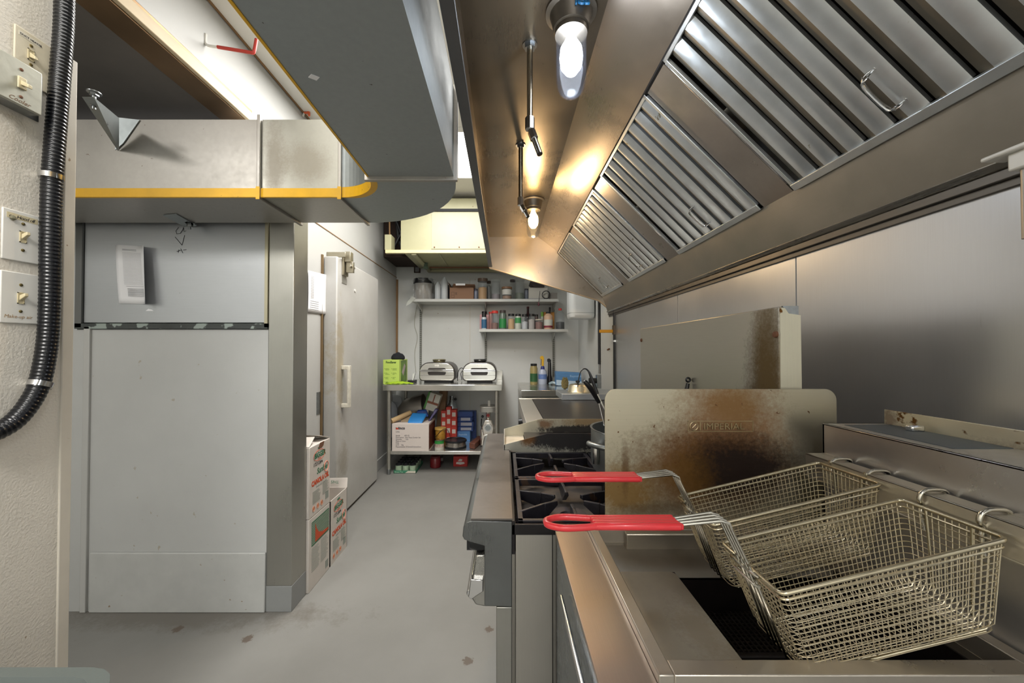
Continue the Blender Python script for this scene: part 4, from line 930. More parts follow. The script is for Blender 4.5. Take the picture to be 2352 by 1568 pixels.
# ---------------------------------------------------------------- pot and utensils on the range
PX, PYc, PR = .43, 1.225, .150
pz0, pz1 = TR, EYE - .250
pot = thing('stock_pot', 'large pale aluminium pot on the range, half hidden by the splash plate', 'pot', (PX, PYc, pz0))
alu = mat('pot_aluminium', '9ea2a2', .38, .85, var=.2, vscale=14)
obj('pot_body', MB().lathe([(.001, 0), (PR - .025, 0), (PR - .006, .012), (PR, .035), (PR, pz1 - pz0), (PR + .003, pz1 - pz0 + .003), (PR - .004, pz1 - pz0 + .002), (PR - .005, .03), (.001, .006)], (PX, PYc, pz0), 48, close=False), alu, pot)
ha = PI + .55
hc = Vector((PX + math.cos(ha) * PR, PYc + math.sin(ha) * PR, pz1 - .045)); hd = Vector((math.cos(ha), math.sin(ha), 0)); ht = Vector((-math.sin(ha), math.cos(ha), 0))
obj('handle', MB().tube(smooth_path([hc - ht * .035, hc - ht * .045 + hd * .022 + Vector((0, 0, .012)), hc - ht * .02 + hd * .040 + Vector((0, 0, .016)), hc + ht * .02 + hd * .040 + Vector((0, 0, .016)), hc + ht * .045 + hd * .022 + Vector((0, 0, .012)), hc + ht * .035], 5), .008, 10), alu, pot)
for s_ in (-1, 1):
    c0 = hc + ht * .035 * s_
    obj('rivet_plate', MB().tube([c0 + hd * .004 + Vector((0, 0, .012)), c0 + hd * .004 - Vector((0, 0, .05))], .009, 8), M['chrome'], pot)
# ladle + spatula leaning in the pot
la = thing('ladle', 'black handled ladle with hooked tip leaning in the pot', 'ladle', (.36, 1.22, pz0 + .02))
hk = [at(1327, 889, Y=1.26), at(1329, 872, Y=1.26), at(1334, 853, Y=1.26), at(1343, 846.5, Y=1.26), at(1352, 853, Y=1.255), at(1360, 872, Y=1.25), at(1372, 905, Y=1.24)]
rs_ = [.0016, .0017, .0018, .002, .003, .0055, .006]
sm_ = smooth_path(hk, 6); rad_ = [rs_[min(int(i / 6), 5)] + (rs_[min(int(i / 6) + 1, 6)] - rs_[min(int(i / 6), 5)]) * (i % 6) / 6 for i in range(len(sm_))]
obj('handle', MB().tube(sm_, 0, 8, radii=rad_), M['black'], la)
b_ = Vector((.40, 1.22, pz0 + .03))
obj('shaft', MB().cyl(hk[-1], b_, .003, 8), M['chrome'], la)
obj('bowl', MB().lathe([(.001, 0), (.02, .003), (.032, .014), (.035, .026), (.033, .026), (.019, .006), (.001, .003)], tuple(b_ + Vector((0, 0, -.008))), 20, close=False), M['chrome'], la)
tn = thing('turner', 'thick black handled turner leaning in the pot beside the ladle', 'turner', (.33, 1.15, pz0 + .02))
k0, k1, k2 = at(1342, 874, Y=1.17), at(1358, 893, Y=1.18), at(1376, 924, Y=1.19)
k3 = Vector((.345, 1.20, pz0 + .02))
obj('handle', MB().tube([k0, k0.lerp(k1, .15), k1, k2], 0, 10, radii=[.003, .007, .0085, .006]), M['black'], tn)
obj('shaft', MB().cyl(k2, k3, .003, 8), M['chrome'], tn)
spt = thing('spatula', 'black spatula handle with a hanging hole leaning on the tall backsplash', 'spatula', (.60, 1.25, TR))
yk = .625 * F / 422
pts_s = [at(1571, 893, Y=yk), at(1573, 874, Y=yk), at(1580, 867.5, Y=yk), at(1588, 873, Y=yk), at(1585, 893, Y=yk)]
base = Vector((.575, yk - .05, TR + .01)); tp_ = at(1579, 885, Y=yk)
hb = MB().tube([at(1580.5, 872, Y=yk) + Vector((.0065 * math.cos(a * PI / 8), 0, .0065 * math.sin(a * PI / 8))) for a in range(16)], .0035, 8, closed=True)
hb.tube([at(1580, 880, Y=yk), at(1577, 895, Y=yk), base.lerp(tp_, .45)], 0, 10, radii=[.006, .0075, .006])
obj('handle', hb, M['black'], spt)
obj('blade', MB().cyl(base.lerp(tp_, .45), base.lerp(tp_, .2), .003, 8).box(base.x - .03, base.x + .03, base.y - .002, base.y + .002, base.z, base.z + .06), M['chrome'], spt)

# ---------------------------------------------------------------- far flat griddle
gr = thing('flat_griddle', 'far flat top griddle with dark plate and pale steel front ledge', 'griddle', (.5, 2.46, 0))
obj('body', MB().box(.135, .88, 1.82, 3.10, .12, TR - .02), steel('ss_griddle', '9c9a94', .35, 'z', .12), gr, bevel=.004)
obj('front_ledge', MB().prism([(1.83, TR - .07), (1.83, TR), (3.10, TR), (3.10, TR - .07)], .118, .222, 'x'), steel('ss_griddle_ledge', 'a8a59e', .36, 'y', .1), gr, bevel=.003)
obj('plate', MB().box(.224, .86, 1.83, 3.08, TR - .01, TR + .001), mat('griddle_dark', '3b3634', .4, .45, var=.2, vscale=10, stretch=(.3, 3, 1)), gr)
obj('rear_strip', MB().box(.118, .88, 3.08, 3.11, TR - .05, TR + .004), steel('ss_strip2', 'b0ada4', .35, 'x'), gr, bevel=.002)
obj('side_guard', MB().prism([(.228, TR), (.86, TR), (.86, TR + .05), (.33, TR + .05)], 1.822, 1.828), M['ss_x'], gr)
for i in range(3):
    obj('knob', MB().lathe([(.025, 0), (.020, .03), (.001, .03)], (0, 0, 0), 18, Matrix.Translation((.135, 2.1 + i * .35, TR - .13)) @ Matrix.Rotation(-PI / 2, 4, 'Y')), M['black'], gr)

# ---------------------------------------------------------------- back counter with raised drop tray
CT = EYE - .40
bc = thing('steel_counter', 'stainless corner counter at the back right holding bottles and boxes', 'counter', (.55, 4.3, 0))
obj('top', MB().box(.172, .925, 3.87, 4.79, CT - .062, CT), steel('ss_counter', 'a2a19c', .18, 'x', .08), bc, bevel=.003)
for x in (.20, .89):
    for y in (3.92, 4.73): obj('leg', MB().cyl((x, y, 0), (x, y, CT - .05), .02), M['ss'], bc)
obj('side_panel', MB().box(.174, .184, 3.88, 4.78, .3, CT - .06), M['ss'], bc)
tr = thing('steel_tray', 'blue-grey steel tray on the rear of flat griddle, carrying the domed lid', 'tray', (.68, 3.16, TR))
obj('pan', MB().box(.449, .925, 2.99, 3.34, TR + .002, TR + .050), steel('ss_tray', 'a6abb0', .3, 'x', .08), tr, bevel=.003)
ld = thing('pot_lid', 'domed brushed steel lid with black knob on the steel tray', 'lid', (.612, 3.13, TR + .05))
obj('dome', MB().lathe([(.096, 0), (.096, .005), (.091, .010), (.086, .048), (.076, .062), (.04, .069), (.001, .070)], (.612, 3.13, TR + .05), 36), steel('lid_steel', 'b0a993', .28, None, .1), ld)
obj('knob', MB().lathe([(.008, .068), (.008, .074), (.017, .078), (.017, .092), (.001, .095)], (.600, 3.13, TR + .05), 16), M['black'], ld)
# ---------------------------------------------------------------- oil cartons by the cooler wall
carton = mat('carton_white', 'c9c2ba', .6, var=.07, vscale=9, specks=(22, .74, 'a08f7c'))
green_ink, red_ink, grey_ink = mat('green_ink', '2f6b4c', .6), mat('orange_ink', 'c04a22', .6), mat('grey_ink', '8d938b', .6)
KX = -1.03                                           # face that looks at the aisle
def oil_face(t, y0, y1, z0, z1, back=False):
    w_ = y1 - y0; h_ = z1 - z0; x = KX + .0005
    T = lambda s, sz, fy, fz, m, **k: text(s, sz, (x, y0 + w_ * fy, z0 + h_ * fz), (0, 1, 0), (0, 0, 1), m, t, depth=.0003, **k)
    if back:
        p = MB(); a0, a1, b0, b1 = y0 + w_ * .12, y0 + w_ * .95, z0 + h_ * .60, z0 + h_ * .93
        for i in range(14):
            z = b0 + (b1 - b0) * (i + .5) / 14
            p.box(x - .0003, x + .0004, a0, a1, z - (b1 - b0) / 60, z + (b1 - b0) / 60)
        for (c0, c1, d0, d1) in ((a0, a1, b0 - .001, b0 + .001), (a0, a1, b1 - .001, b1 + .001), (a0, a0 + .002, b0, b1), (a1 - .002, a1, b0, b1)): p.box(x - .0003, x + .0005, c0, c1, d0, d1)
        obj('chart_lines', p, green_ink, t, smooth=False)
        hh = b1 - b0
        pts = [(a0 + w_ * .16, b0 + hh * .06), (a0 + w_ * .16, b0 + hh * .86), (a0 + w_ * .22, b0 + hh * .60), (a0 + w_ * .32, b0 + hh * .36), (a0 + w_ * .50, b0 + hh * .22), (a0 + w_ * .80, b0 + hh * .16), (a0 + w_ * .80, b0 + hh * .06)]
        obj('chart_shape', MB().prism(pts, x + .0004, x + .0009, 'x'), red_ink, t, smooth=False)
        q = MB(); random.seed(4)
        for i in range(16): z = z0 + h_ * (.56 - i * .021); q.box(x - .0003, x + .0004, y0 + w_ * .12, y0 + w_ * (.4 + .1 * random.random()), z, z + .0025); q.box(x - .0003, x + .0004, y0 + w_ * .55, y0 + w_ * (.82 + .1 * random.random()), z, z + .0025)
        q.box(x - .0003, x + .0004, y0 + w_ * .78, y0 + w_ * .93, z0 + h_ * .07, z0 + h_ * .18)
        obj('small_print', q, grey_ink, t, smooth=False)
        return
    T('NEW', .020, .38, .915, green_ink, sx=.9, bold=.0006); T('BIGGER', .040, .22, .80, green_ink, sx=.95, bold=.0015); T('SIZE', .016, .38, .765, red_ink, spacing=1.3)
    obj('badge_ring', MB().tube([(x, y0 + w_ * (.45 + .27 * math.cos(a * PI / 12)), z0 + h_ * (.83 + .075 * math.sin(a * PI / 12))) for a in range(24)], .0012, 4, closed=True), red_ink, t)
    T('17.3 Litre', .027, .17, .695, M['dark_ink'], shear=.15, bold=.0005)
    T('Sunfrie', .044, .34, .565, green_ink, shear=.2, bold=.001)
    obj('badge_ring', MB().tube([(x, y0 + w_ * (.80 + .11 * math.cos(a * PI / 12)), z0 + h_ * (.60 + .075 * math.sin(a * PI / 12))) for a in range(24)], .0022, 4, closed=True), mat('peach_ink', 'd9826a', .6), t)
    T('CANOLA OIL', .038, .10, .43, red_ink, sx=.88, bold=.0020)
    T('Huile de Canola', .019, .30, .375, grey_ink, shear=.3)
    q = MB(); random.seed(3)
    for i in range(12):
        z = z0 + h_ * (.34 - i * .015); q.box(x - .0003, x + .0004, y0 + w_ * .15, y0 + w_ * (.42 + .1 * random.random()), z, z + .002); q.box(x - .0003, x + .0004, y0 + w_ * .62, y0 + w_ * (.82 + .12 * random.random()), z + .01, z + .012)
    q.box(x - .0003, x + .0004, y0 + w_ * .76, y0 + w_ * .92, z0 + h_ * .10, z0 + h_ * .21)
    obj('small_print', q, grey_ink, t, smooth=False)
    r_ = MB()
    for k in range(3):
        c = (x, y0 + w_ * (.2 + .19 * k), z0 + h_ * .10); r_.tube([(x, c[1] + .013 * math.cos(a * PI / 8), c[2] + .013 * math.sin(a * PI / 8)) for a in range(16)], .0012, 4, closed=True); r_.box(x - .0003, x + .0006, c[1] - .006, c[1] + .006, c[2] - .006, c[2] + .006)
    obj('seals', r_, mat('seal_ink', 'c9764a', .6), t, smooth=False)
def oil_box(label, y0, y1, z0, z1, back, open_):
    t = thing('oil_carton', label, 'carton', (KX - .12, (y0 + y1) / 2, z0), 'canola oil cartons')
    x0 = KX - .245
    if open_:
        b = MB().box(x0, KX, y0, y0 + .004, z0, z1).box(x0, KX, y1 - .004, y1, z0, z1).box(x0, x0 + .004, y0, y1, z0, z1).box(KX - .004, KX, y0, y1, z0, z1).box(x0 + .005, KX - .005, y0 + .005, y1 - .005, z0, z0 + .2)
        obj('box_body', b, carton, t)
        obj('flap', MB().slab([(x0, y1, z1), (KX, y1, z1), (KX - .005, y1 + .02, z1 + .055), (x0, y1 + .02, z1 + .05)], (0, .003, 0)), carton, t, smooth=False)
        obj('flap', MB().slab([(x0, y0, z1), (x0, y1, z1), (x0 - .02, y1, z1 + .07), (x0 - .02, y0, z1 + .06)], (.003, 0, 0)), mat('carton_inside', '9a6a4c', .8), t, smooth=False)
        text('THIS SIDE UP', .026, (x0 + .19, y1 + .005, z1 + .042), (-1, 0, 0), (0, -.35, -1), green_ink, t, depth=.0003)
    else:
        obj('box_body', MB().box(x0, KX, y0, y1, z0, z1), carton, t, bevel=.003)
    oil_face(t, y0, y1, z0, z1, back)
    obj('hand_hole', MB().box(KX - .246 + .245 * .12, KX - .246 + .245 * .2, y0 - .0008, y0, z0 + .18, z0 + .20), M['rust'], t)
    return t
oil_box('lower white oil carton by the steel post, chart printed on its side', 2.035, 2.275, 0, .385, True, False)
oil_box('upper canola oil carton stacked on another, torn open at the top', 2.035, 2.275, .387, .765, False, False)
obj_top = bpy.data.objects['oil_carton.001']
obj('flap', MB().slab([(KX - .24, 2.037, .766), (KX - .002, 2.037, .766), (KX - .03, 2.15, .795), (KX - .24, 2.15, .79)], (0, 0, .003)).slab([(KX - .24, 2.274, .766), (KX, 2.274, .766), (KX - .01, 2.17, .80), (KX - .24, 2.18, .80)], (0, 0, .003)), carton, obj_top, smooth=False)
obj('tear', MB().prism([(2.13, .74), (2.15, .765), (2.20, .765), (2.19, .742), (2.165, .733)], KX + .0002, KX + .0012, 'x'), M['rust'], obj_top)
oil_box('canola oil carton standing on the floor with its flap open, behind the stacked pair', 2.285, 2.525, 0, .385, False, True)

# ---------------------------------------------------------------- back wall shelves
sw_ = mat('shelf_white', 'b9bab6', .4)
def shelf(label, u0, u1, v, w_std):
    z = EYE + (VPV - v) * 4.45 / F; x0, x1 = X_(u0, 4.45), X_(u1, 4.45)
    t = thing('wall_shelf', label, 'shelf', ((x0 + x1) / 2, 4.8, z))
    obj('board', MB().box(x0, x1, 4.45, 4.795, z - .032, z), sw_, t, bevel=.002)
    for u in w_std:
        x = X_(u, 4.7); obj('bracket', MB().prism([(4.50, z - .034), (4.79, z - .034), (4.79, z - .14), (4.76, z - .12), (4.52, z - .045)], x - .004, x + .004, 'x'), sw_, t)
    return z
ZU = shelf('long upper white wall shelf loaded with jars and boxes', 945, 1283, 686, (967, 1116, 1272))
ZL = shelf('shorter lower white wall shelf holding spice bottles', 1100, 1305, 755.5, (1116, 1270))
for u, nm in ((967, 'left'), (1116, 'middle'), (1271, 'right')):
    x = X_(u, 4.79); t = thing('shelf_standard', 'slotted steel shelf rail on back wall, %s one of three' % nm, 'shelf rail', (x, 4.79, 1.0), 'shelf rails on the back wall')
    obj('rail', MB().box(x - .013, x + .013, 4.780, 4.799, .95, 1.86), mat('rail_enamel', '8a8b84', .5), t)
    sl = MB()
    for i in range(34): sl.box(x - .008, x - .003, 4.778, 4.781, .97 + i * .026, .984 + i * .026).box(x + .003, x + .008, 4.778, 4.781, .97 + i * .026, .982 + i * .026)
    obj('slots', sl, M['black_rubber'], t, smooth=False)
clear = mat('clear_plastic', 'c8ccce', .12, alpha=.45)
gl = mat('jar_clear', '9aa4a8', .08, alpha=.22)
mats_c = {}
def cm(h, r=.5, a=1):
    k = (h, r, a)
    if k not in mats_c: mats_c[k] = mat('colour_' + h, h, r, alpha=a)
    return mats_c[k]
def jar(name, label, cat, u0, u1, vt, zb, Y, body, lid=None, fill=None, fillh=.6, lab=None, labc=None, neck=.8, lidh=.08, shape='jar', group=None):
    x = (X_(u0, Y) + X_(u1, Y)) / 2; r = abs(X_(u1, Y) - X_(u0, Y)) / 2; h = Z_(vt, Y) - zb
    t = thing(name, label, cat, (x, Y, zb), group); c = (x, Y, zb); lh = h * lidh
    if shape == 'bottle': prof = [(.001, 0), (r * .95, 0), (r, h * .02), (r, h * .50), (r * .75, h * .62), (r * .32, h * .72), (r * .30, h - lh)]
    elif shape == 'jug': prof = [(.001, 0), (r * .95, 0), (r, h * .03), (r, h * .62), (r * .8, h * .78), (r * .35, h * .9), (r * .33, h - lh)]
    else: prof = [(.001, 0), (r * .95, 0), (r, h * .03), (r, h * .80 - lh * .5), (r * neck, h - lh)]
    lr = prof[-1][0]
    obj('body', MB().lathe(prof + [(.001, h - lh)], c, 20, close=False), body, t)
    if fill: obj('contents', MB().lathe([(.001, .004), (r * .93, .004), (r * .93, h * fillh * .9), (.001, h * fillh)], c, 16, close=False), fill, t)
    if lid: obj('lid', MB().lathe([(.001, h - lh - .002), (lr * 1.14, h - lh - .002), (lr * 1.14, h - .002), (lr * .95, h), (.001, h)], c, 20, close=False), lid, t)
    if lab: obj('paper_label', MB().lathe([(r * 1.015, h * lab[0]), (r * 1.015, h * lab[1])], c, 20, close=False), labc, t)
    return t
SG = 'spice bottles on the lower shelf'
Ys = 4.53
def bx(name, label, cat, u0, u1, vt, vb, Y, d, m, group=None, bevel=.002, zb=None):
    x0, x1 = X_(u0, Y), X_(u1, Y); zt = Z_(vt, Y); zb = zb if zb is not None else Z_(vb, Y)
    t = thing(name, label, cat, ((x0 + x1) / 2, Y + d / 2, zb), group)
    obj('box_body', MB().box(x0, x1, Y, Y + d, zb, zt), m, t, bevel=bevel)
    return t, x0, x1, zb, zt
bx('carton', 'pink carton standing behind the blue-labelled spice bottle', 'carton', 1102, 1123, 722, 0, 4.62, .07, cm('b98a8c'), zb=ZL)
jar('spice_bottle', 'small spice bottle, black cap and blue label, first on lower shelf', 'spice bottle', 1106, 1118, 719.5, ZL, Ys, cm('a9b4ba', .2), M['black'], None, 0, (.08, .62), cm('2c5a7d'), .75, .22, group=SG)
jar('spice_bottle', 'brown spice bottle with black lid rising behind the blue-labelled one', 'spice bottle', 1106, 1119, 715, ZL, 4.70, cm('7b5a50', .3), M['black'], lidh=.10, group=SG)
jar('spice_bottle', 'red-lidded spice bottle half hidden behind a larger red-lidded one', 'spice bottle', 1122, 1134, 716, ZL, 4.63, cm('8f6a64', .3), cm('b5332e'), lidh=.1, group=SG)
jar('spice_bottle', 'clear spice bottle with bright red lid, brown powder low inside', 'spice bottle', 1129, 1144.5, 713.5, ZL, Ys, gl, cm('c2382f'), cm('7d4a3a'), .38, None, None, .85, .13, group=SG)
jar('spice_bottle', 'tall spice bottle with dark lid and large green label', 'spice bottle', 1146.5, 1163, 712.5, ZL, Ys, cm('5d6a60', .25), cm('3e3634'), None, 0, (.08, .55), cm('1f7a3c'), .75, .13, group=SG)
jar('spice_bottle', 'spice bottle filled with tan powder, black lid', 'spice bottle', 1166.5, 1182, 720.5, ZL, Ys, gl, M['black'], cm('c9a06a'), .72, None, None, .8, .13, group=SG)
jar('spice_bottle', 'spice bottle with half green, half white label', 'spice bottle', 1182.8, 1197, 721, ZL, Ys, cm('b6bcb2', .3), M['black'], None, 0, (.40, .75), cm('3d8a50'), .8, .13, group=SG)
jar('spice_bottle', 'clear bottle of white salt beneath the wine bottle neck', 'spice bottle', 1198, 1212.5, 721.5, ZL, Ys, gl, M['black'], cm('c9ccd2'), .55, None, None, .8, .14, group=SG)
jar('wine_bottle', 'dark wine bottle standing behind the clear spice bottles', 'bottle', 1204, 1221, 704, ZL, 4.66, cm('2d1416', .15), cm('4a1018'), lidh=.08, shape='bottle')
jar('spice_bottle', 'clear bottle of pale grey spice right of wine bottle', 'spice bottle', 1213.3, 1228.5, 721, ZL, Ys, gl, M['black'], cm('b9b2b0'), .7, None, None, .8, .13, group=SG)
jar('spice_bottle', 'dark-lidded bottle mostly hidden behind the short glass jar', 'spice bottle', 1228, 1236, 722, ZL, 4.66, cm('5a4644', .3), M['black'], lidh=.12, group=SG)
jar('glass_jar', 'short glass jar of red and pale mix on lower shelf', 'jar', 1229, 1246.5, 733, ZL, Ys, gl, cm('b9b4a8'), cm('8a5a50'), .8, None, None, .95, .1)
jar('oil_bottle', 'slim bottle with green cap behind the short jar', 'bottle', 1242, 1248.5, 716, ZL, 4.62, cm('a9b0a8', .2), cm('6c9a3a'), lidh=.25)
jar('sauce_bottle', 'squat beige sauce bottle with barcode label and burgundy band', 'bottle', 1249, 1269, 716, ZL, Ys, cm('cfae94', .4), M['black'], None, 0, (.22, .55), cm('c8cbc4'), .45, .09)
o = bpy.data.objects['sauce_bottle']
obj('label_band', MB().lathe([(.0525, .02), (.0525, .042)], (o.location.x, Ys, ZL), 20, close=False), cm('7d2438'), o)
jar('vinegar_bottle', 'tall black-necked bottle behind the beige sauce bottle', 'bottle', 1257, 1268, 705.5, ZL, 4.68, cm('2b2422', .2), M['black'], lidh=.12, shape='bottle')
bx('carton', 'orange and green carton at the rear of lower shelf', 'carton', 1249, 1273, 716.5, 0, 4.70, .05, cm('c98a3a'), zb=ZL)
jar('soy_sauce_jug', 'clear jug with red cap, half full of dark sauce', 'jug', 1276, 1296.5, 708, ZL, Ys, gl, cm('c43a34'), cm('211a22', .2), .38, None, None, .8, .09, shape='jug')
# upper shelf
JG = 'jars on the upper shelf'
t = jar('plastic_tub', 'round tub with black lid wrapped in a clear bag at left shelf end', 'tub', 952, 994, 641, ZU, 4.60, cm('a8a5a0', .25, .8), M['black'], None, 0, None, None, .95, .22)
bag = MB(); n = 18; c = t.location
for j in range(9):
    for i in range(n):
        a = 2 * PI * i / n; r = .118 + .012 * math.sin(i * 2.3 + j) + (.02 if j == 8 else 0)
        bag.v.append((c.x - .0 + r * math.cos(a) - (.05 if math.cos(a) < -.6 and j < 2 else 0), c.y + r * .9 * math.sin(a), ZU + .004 + .24 * j / 8 + (.02 * math.sin(i * 1.7) if j == 8 else 0)))
for j in range(8):
    for i in range(n): bag.f.append((j * n + i, j * n + (i + 1) % n, (j + 1) * n + (i + 1) % n, (j + 1) * n + i))
obj('plastic_bag', bag, mat('bag_film', 'dfe3e4', .2, alpha=.25), t)
bg2 = MB().slab([(X_(949, 4.50), 4.46, ZU + .03), (X_(958, 4.5), 4.44, ZU + .01), (X_(944, 4.44), 4.42, ZU - .06), (X_(933, 4.44), 4.42, ZU - .09), (X_(937, 4.44), 4.43, ZU - .03)], (0, .003, 0))
obj('bag_tail', bg2, mat('bag_film2', 'c9ccc4', .3, alpha=.55), t, smooth=False)
sqz = mat('squeeze_plastic', 'c6ccd0', .4, alpha=.85)
jar('squeeze_bottle', 'shorter white squeeze bottle on upper shelf', 'bottle', 999, 1012.5, 647, ZU, 4.52, sqz, sqz, None, 0, None, None, .25, .03, shape='jar', group='squeeze bottles')
jar('squeeze_bottle', 'taller white squeeze bottle beside the cardboard box', 'bottle', 1013, 1029, 636, ZU, 4.54, sqz, sqz, None, 0, None, None, .3, .03, shape='jar', group='squeeze bottles')
t = thing('frying_pan', 'black rimmed pan standing on edge behind the squeeze bottles', 'pan', (X_(1024, 4.72), 4.74, ZU))
obj('pan_body', MB().lathe([(.001, 0), (.095, 0), (.112, -.035), (.108, -.035), (.092, -.004), (.001, -.004)], (X_(1024, 4.70), 4.76, ZU + .113), 32, Matrix.Rotation(-PI / 2, 4, 'X') @ Matrix.Scale(-1, 4, (0, 0, 1)), close=False), M['black'], t)
t, x0, x1, zb, zt = bx('cardboard_box', 'brown cardboard box with open flaps on upper shelf', 'box', 1033, 1088, 660, 0, 4.50, .22, cm('8a6a54', .8), zb=ZU)
obj('flap', MB().slab([(x0, 4.50, zt), (x0, 4.72, zt), (x0 - .02, 4.72, zt + .07), (x0 - .02, 4.5, zt + .06)], (.003, 0, 0)).slab([(x0, 4.72, zt), (x1, 4.72, zt), (x1 + .0, 4.74, zt + .06), (x0, 4.74, zt + .07)], (0, .003, 0)).slab([(x0 + .04, 4.5, zt), (x1 + .02, 4.5, zt + .012), (x1 + .02, 4.43, zt + .022), (x0 + .05, 4.43, zt + .03)], (0, 0, .003)), cm('7c5c46', .8), t, smooth=False)
obj('shipping_label', MB().slab([(x0 + .075, 4.428, zt + .031), (x0 + .19, 4.43, zt + .028), (x0 + .19, 4.47, zt + .016), (x0 + .075, 4.47, zt + .020)], (0, 0, .003)).box(x0 + .08, x0 + .19, 4.425, 4.428, zt + .012, zt + .034), M['paper'], t, smooth=False)
mk = MB()
for (a, b, c_, d_) in ((.02, .055, .02, .022), (.02, .055, .085, .087), (.02, .022, .02, .087), (.053, .055, .02, .087), (.024, .05, .05, .052), (.07, .073, .06, .085), (.08, .083, .06, .085), (.066, .087, .055, .057)): mk.box(x0 + a, x0 + b, 4.4990, 4.4998, zb + c_, zb + d_)
obj('handling_marks', mk, M['dark_ink'], t, smooth=False)
jar('glass_jar', 'small bluish jar right of cardboard box', 'jar', 1088.5, 1097.5, 663.5, ZU, 4.55, cm('7d8496', .2), cm('4a4a58'), group=JG, lidh=.15)
jar('glass_jar', 'tall jar of golden pasta with wide dark lid', 'jar', 1098.4, 1119, 639.6, ZU, 4.52, gl, cm('5d4a3c', .4), cm('b98c50'), .62, None, None, .98, .15, group=JG)
jar('glass_jar', 'narrow brown-lidded jar behind the golden pasta jar', 'jar', 1118.5, 1127, 645, ZU, 4.62, gl, cm('4a3a32'), cm('8c8a88'), .8, None, None, .95, .12, group=JG)
jar('glass_jar', 'large clear jar nearly empty, beside the pasta jar', 'jar', 1129, 1149, 642, ZU, 4.54, gl, gl, cm('8e8488'), .3, None, None, .98, .1, group=JG)
jar('glass_jar', 'short jar with wooden lid and white handwritten label', 'jar', 1153.5, 1175, 659, ZU, 4.50, gl, cm('7d5c42', .5), cm('a07a5c'), .3, (.35, .78), cm('c6c6c0'), .98, .16, group=JG)
jar('glass_jar', 'slim dark-lidded jar behind the wooden lidded one', 'jar', 1172, 1183, 642, ZU, 4.66, gl, cm('4d4648'), None, 0, None, None, .98, .1, group=JG)
jar('glass_jar', 'tall clear jar with greenish herbs at the bottom', 'jar', 1183, 1204, 640, ZU, 4.54, gl, gl, cm('5d6450'), .35, None, None, .98, .1, group=JG)
jar('glass_jar', 'grey-blue jar next to the white appliance box', 'jar', 1204.5, 1214, 663, ZU, 4.58, cm('6d7480', .3), cm('45464e'), group=JG, lidh=.12)
t, x0, x1, zb, zt = bx('appliance_box', 'low white box with navy base under a dark gadget', 'box', 1214, 1258, 660, 0, 4.52, .2, cm('b8b6ae', .6), zb=ZU)
obj('navy_base', MB().box(x0 - .002, x1 + .002, 4.515, 4.722, zb, zb + .012), cm('1f2a5a'), t)
t = thing('dark_gadget', 'dark wedge-shaped gadget lying on the white box', 'gadget', ((x0 + x1) / 2, 4.6, zt))
obj('gadget_body', MB().prism([(x0 + .01, zt + .045), (x0 + .02, zt + .07), (x1 - .04, zt + .03), (x1 - .04, zt + .001), (x0 + .06, zt + .002)], 4.5, 4.68), cm('2e2626', .4), t, bevel=.003)
t = thing('power_cord', 'coiled black power cord at right end of upper shelf', 'cord', (X_(1255, 4.5), 4.5, ZU))
cx_ = X_(1254, 4.48)
obj('coil', MB().tube([(cx_ + .045 * math.cos(a * .4), 4.475 + .008 * math.sin(a * .9), ZU + .052 + .045 * math.sin(a * .4)) for a in range(44)], .005, 8), M['black'], t)
t = thing('hanging_plug', 'thin cord with small dark red plug hanging over upper shelf edge', 'plug', (X_(1237, 4.44), 4.44, ZU))
xq = X_(1237, 4.44)
obj('cord', MB().tube(smooth_path([(xq + .02, 4.50, ZU + .10), (xq + .012, 4.44, ZU + .06), (xq + .005, 4.438, ZU - .01), (xq, 4.438, ZU - .04)], 5), .003, 6), M['black'], t)
obj('plug_body', MB().lathe([(.004, 0), (.012, -.03), (.009, -.045), (.001, -.05)], (xq, 4.438, ZU - .035), 10), cm('5a2430', .4), t)
bx('small_box', 'row of small grey blocks at far right of upper shelf', 'box', 1262, 1280, 672, 0, 4.50, .1, cm('77736e', .6), zb=ZU)

# ---------------------------------------------------------------- work table and what it carries
TT, TF, TB = .928, 3.95, 4.74
tx0, tx1 = X_(880, TF), X_(1153, TF)
wt = thing('work_table', 'stainless work table with undershelf against the back wall', 'table', ((tx0 + tx1) / 2, 4.35, 0))
sst = steel('ss_table', 'a8a7a2', .16, 'x', .06)
obj('tabletop', MB().box(tx0, tx1, TF, TB, TT - .062, TT), sst, wt, bevel=.004)
obj('upstand', MB().box(tx1 - .07, tx1, TB - .02, TB, TT, TT + .11).box(tx1 - .004, tx1, TB - .30, TB, TT, TT + .05), sst, wt, bevel=.002)
US = .235
obj('undershelf', MB().box(tx0 + .06, tx1 - .05, TF + .05, TB - .03, US - .036, US), sst, wt, bevel=.003)
for x in (tx0 + .055, tx1 - .055):
    for y in (TF + .04, TB - .06):
        lg = obj('leg', MB().cyl((x, y, .05), (x, y, TT - .05), .0195, 16), M['ss'], wt)
        obj('foot', MB().lathe([(.016, 0), (.021, .012), (.021, .05), (.017, .06)], (x, y, 0), 14), M['zinc'], lg)
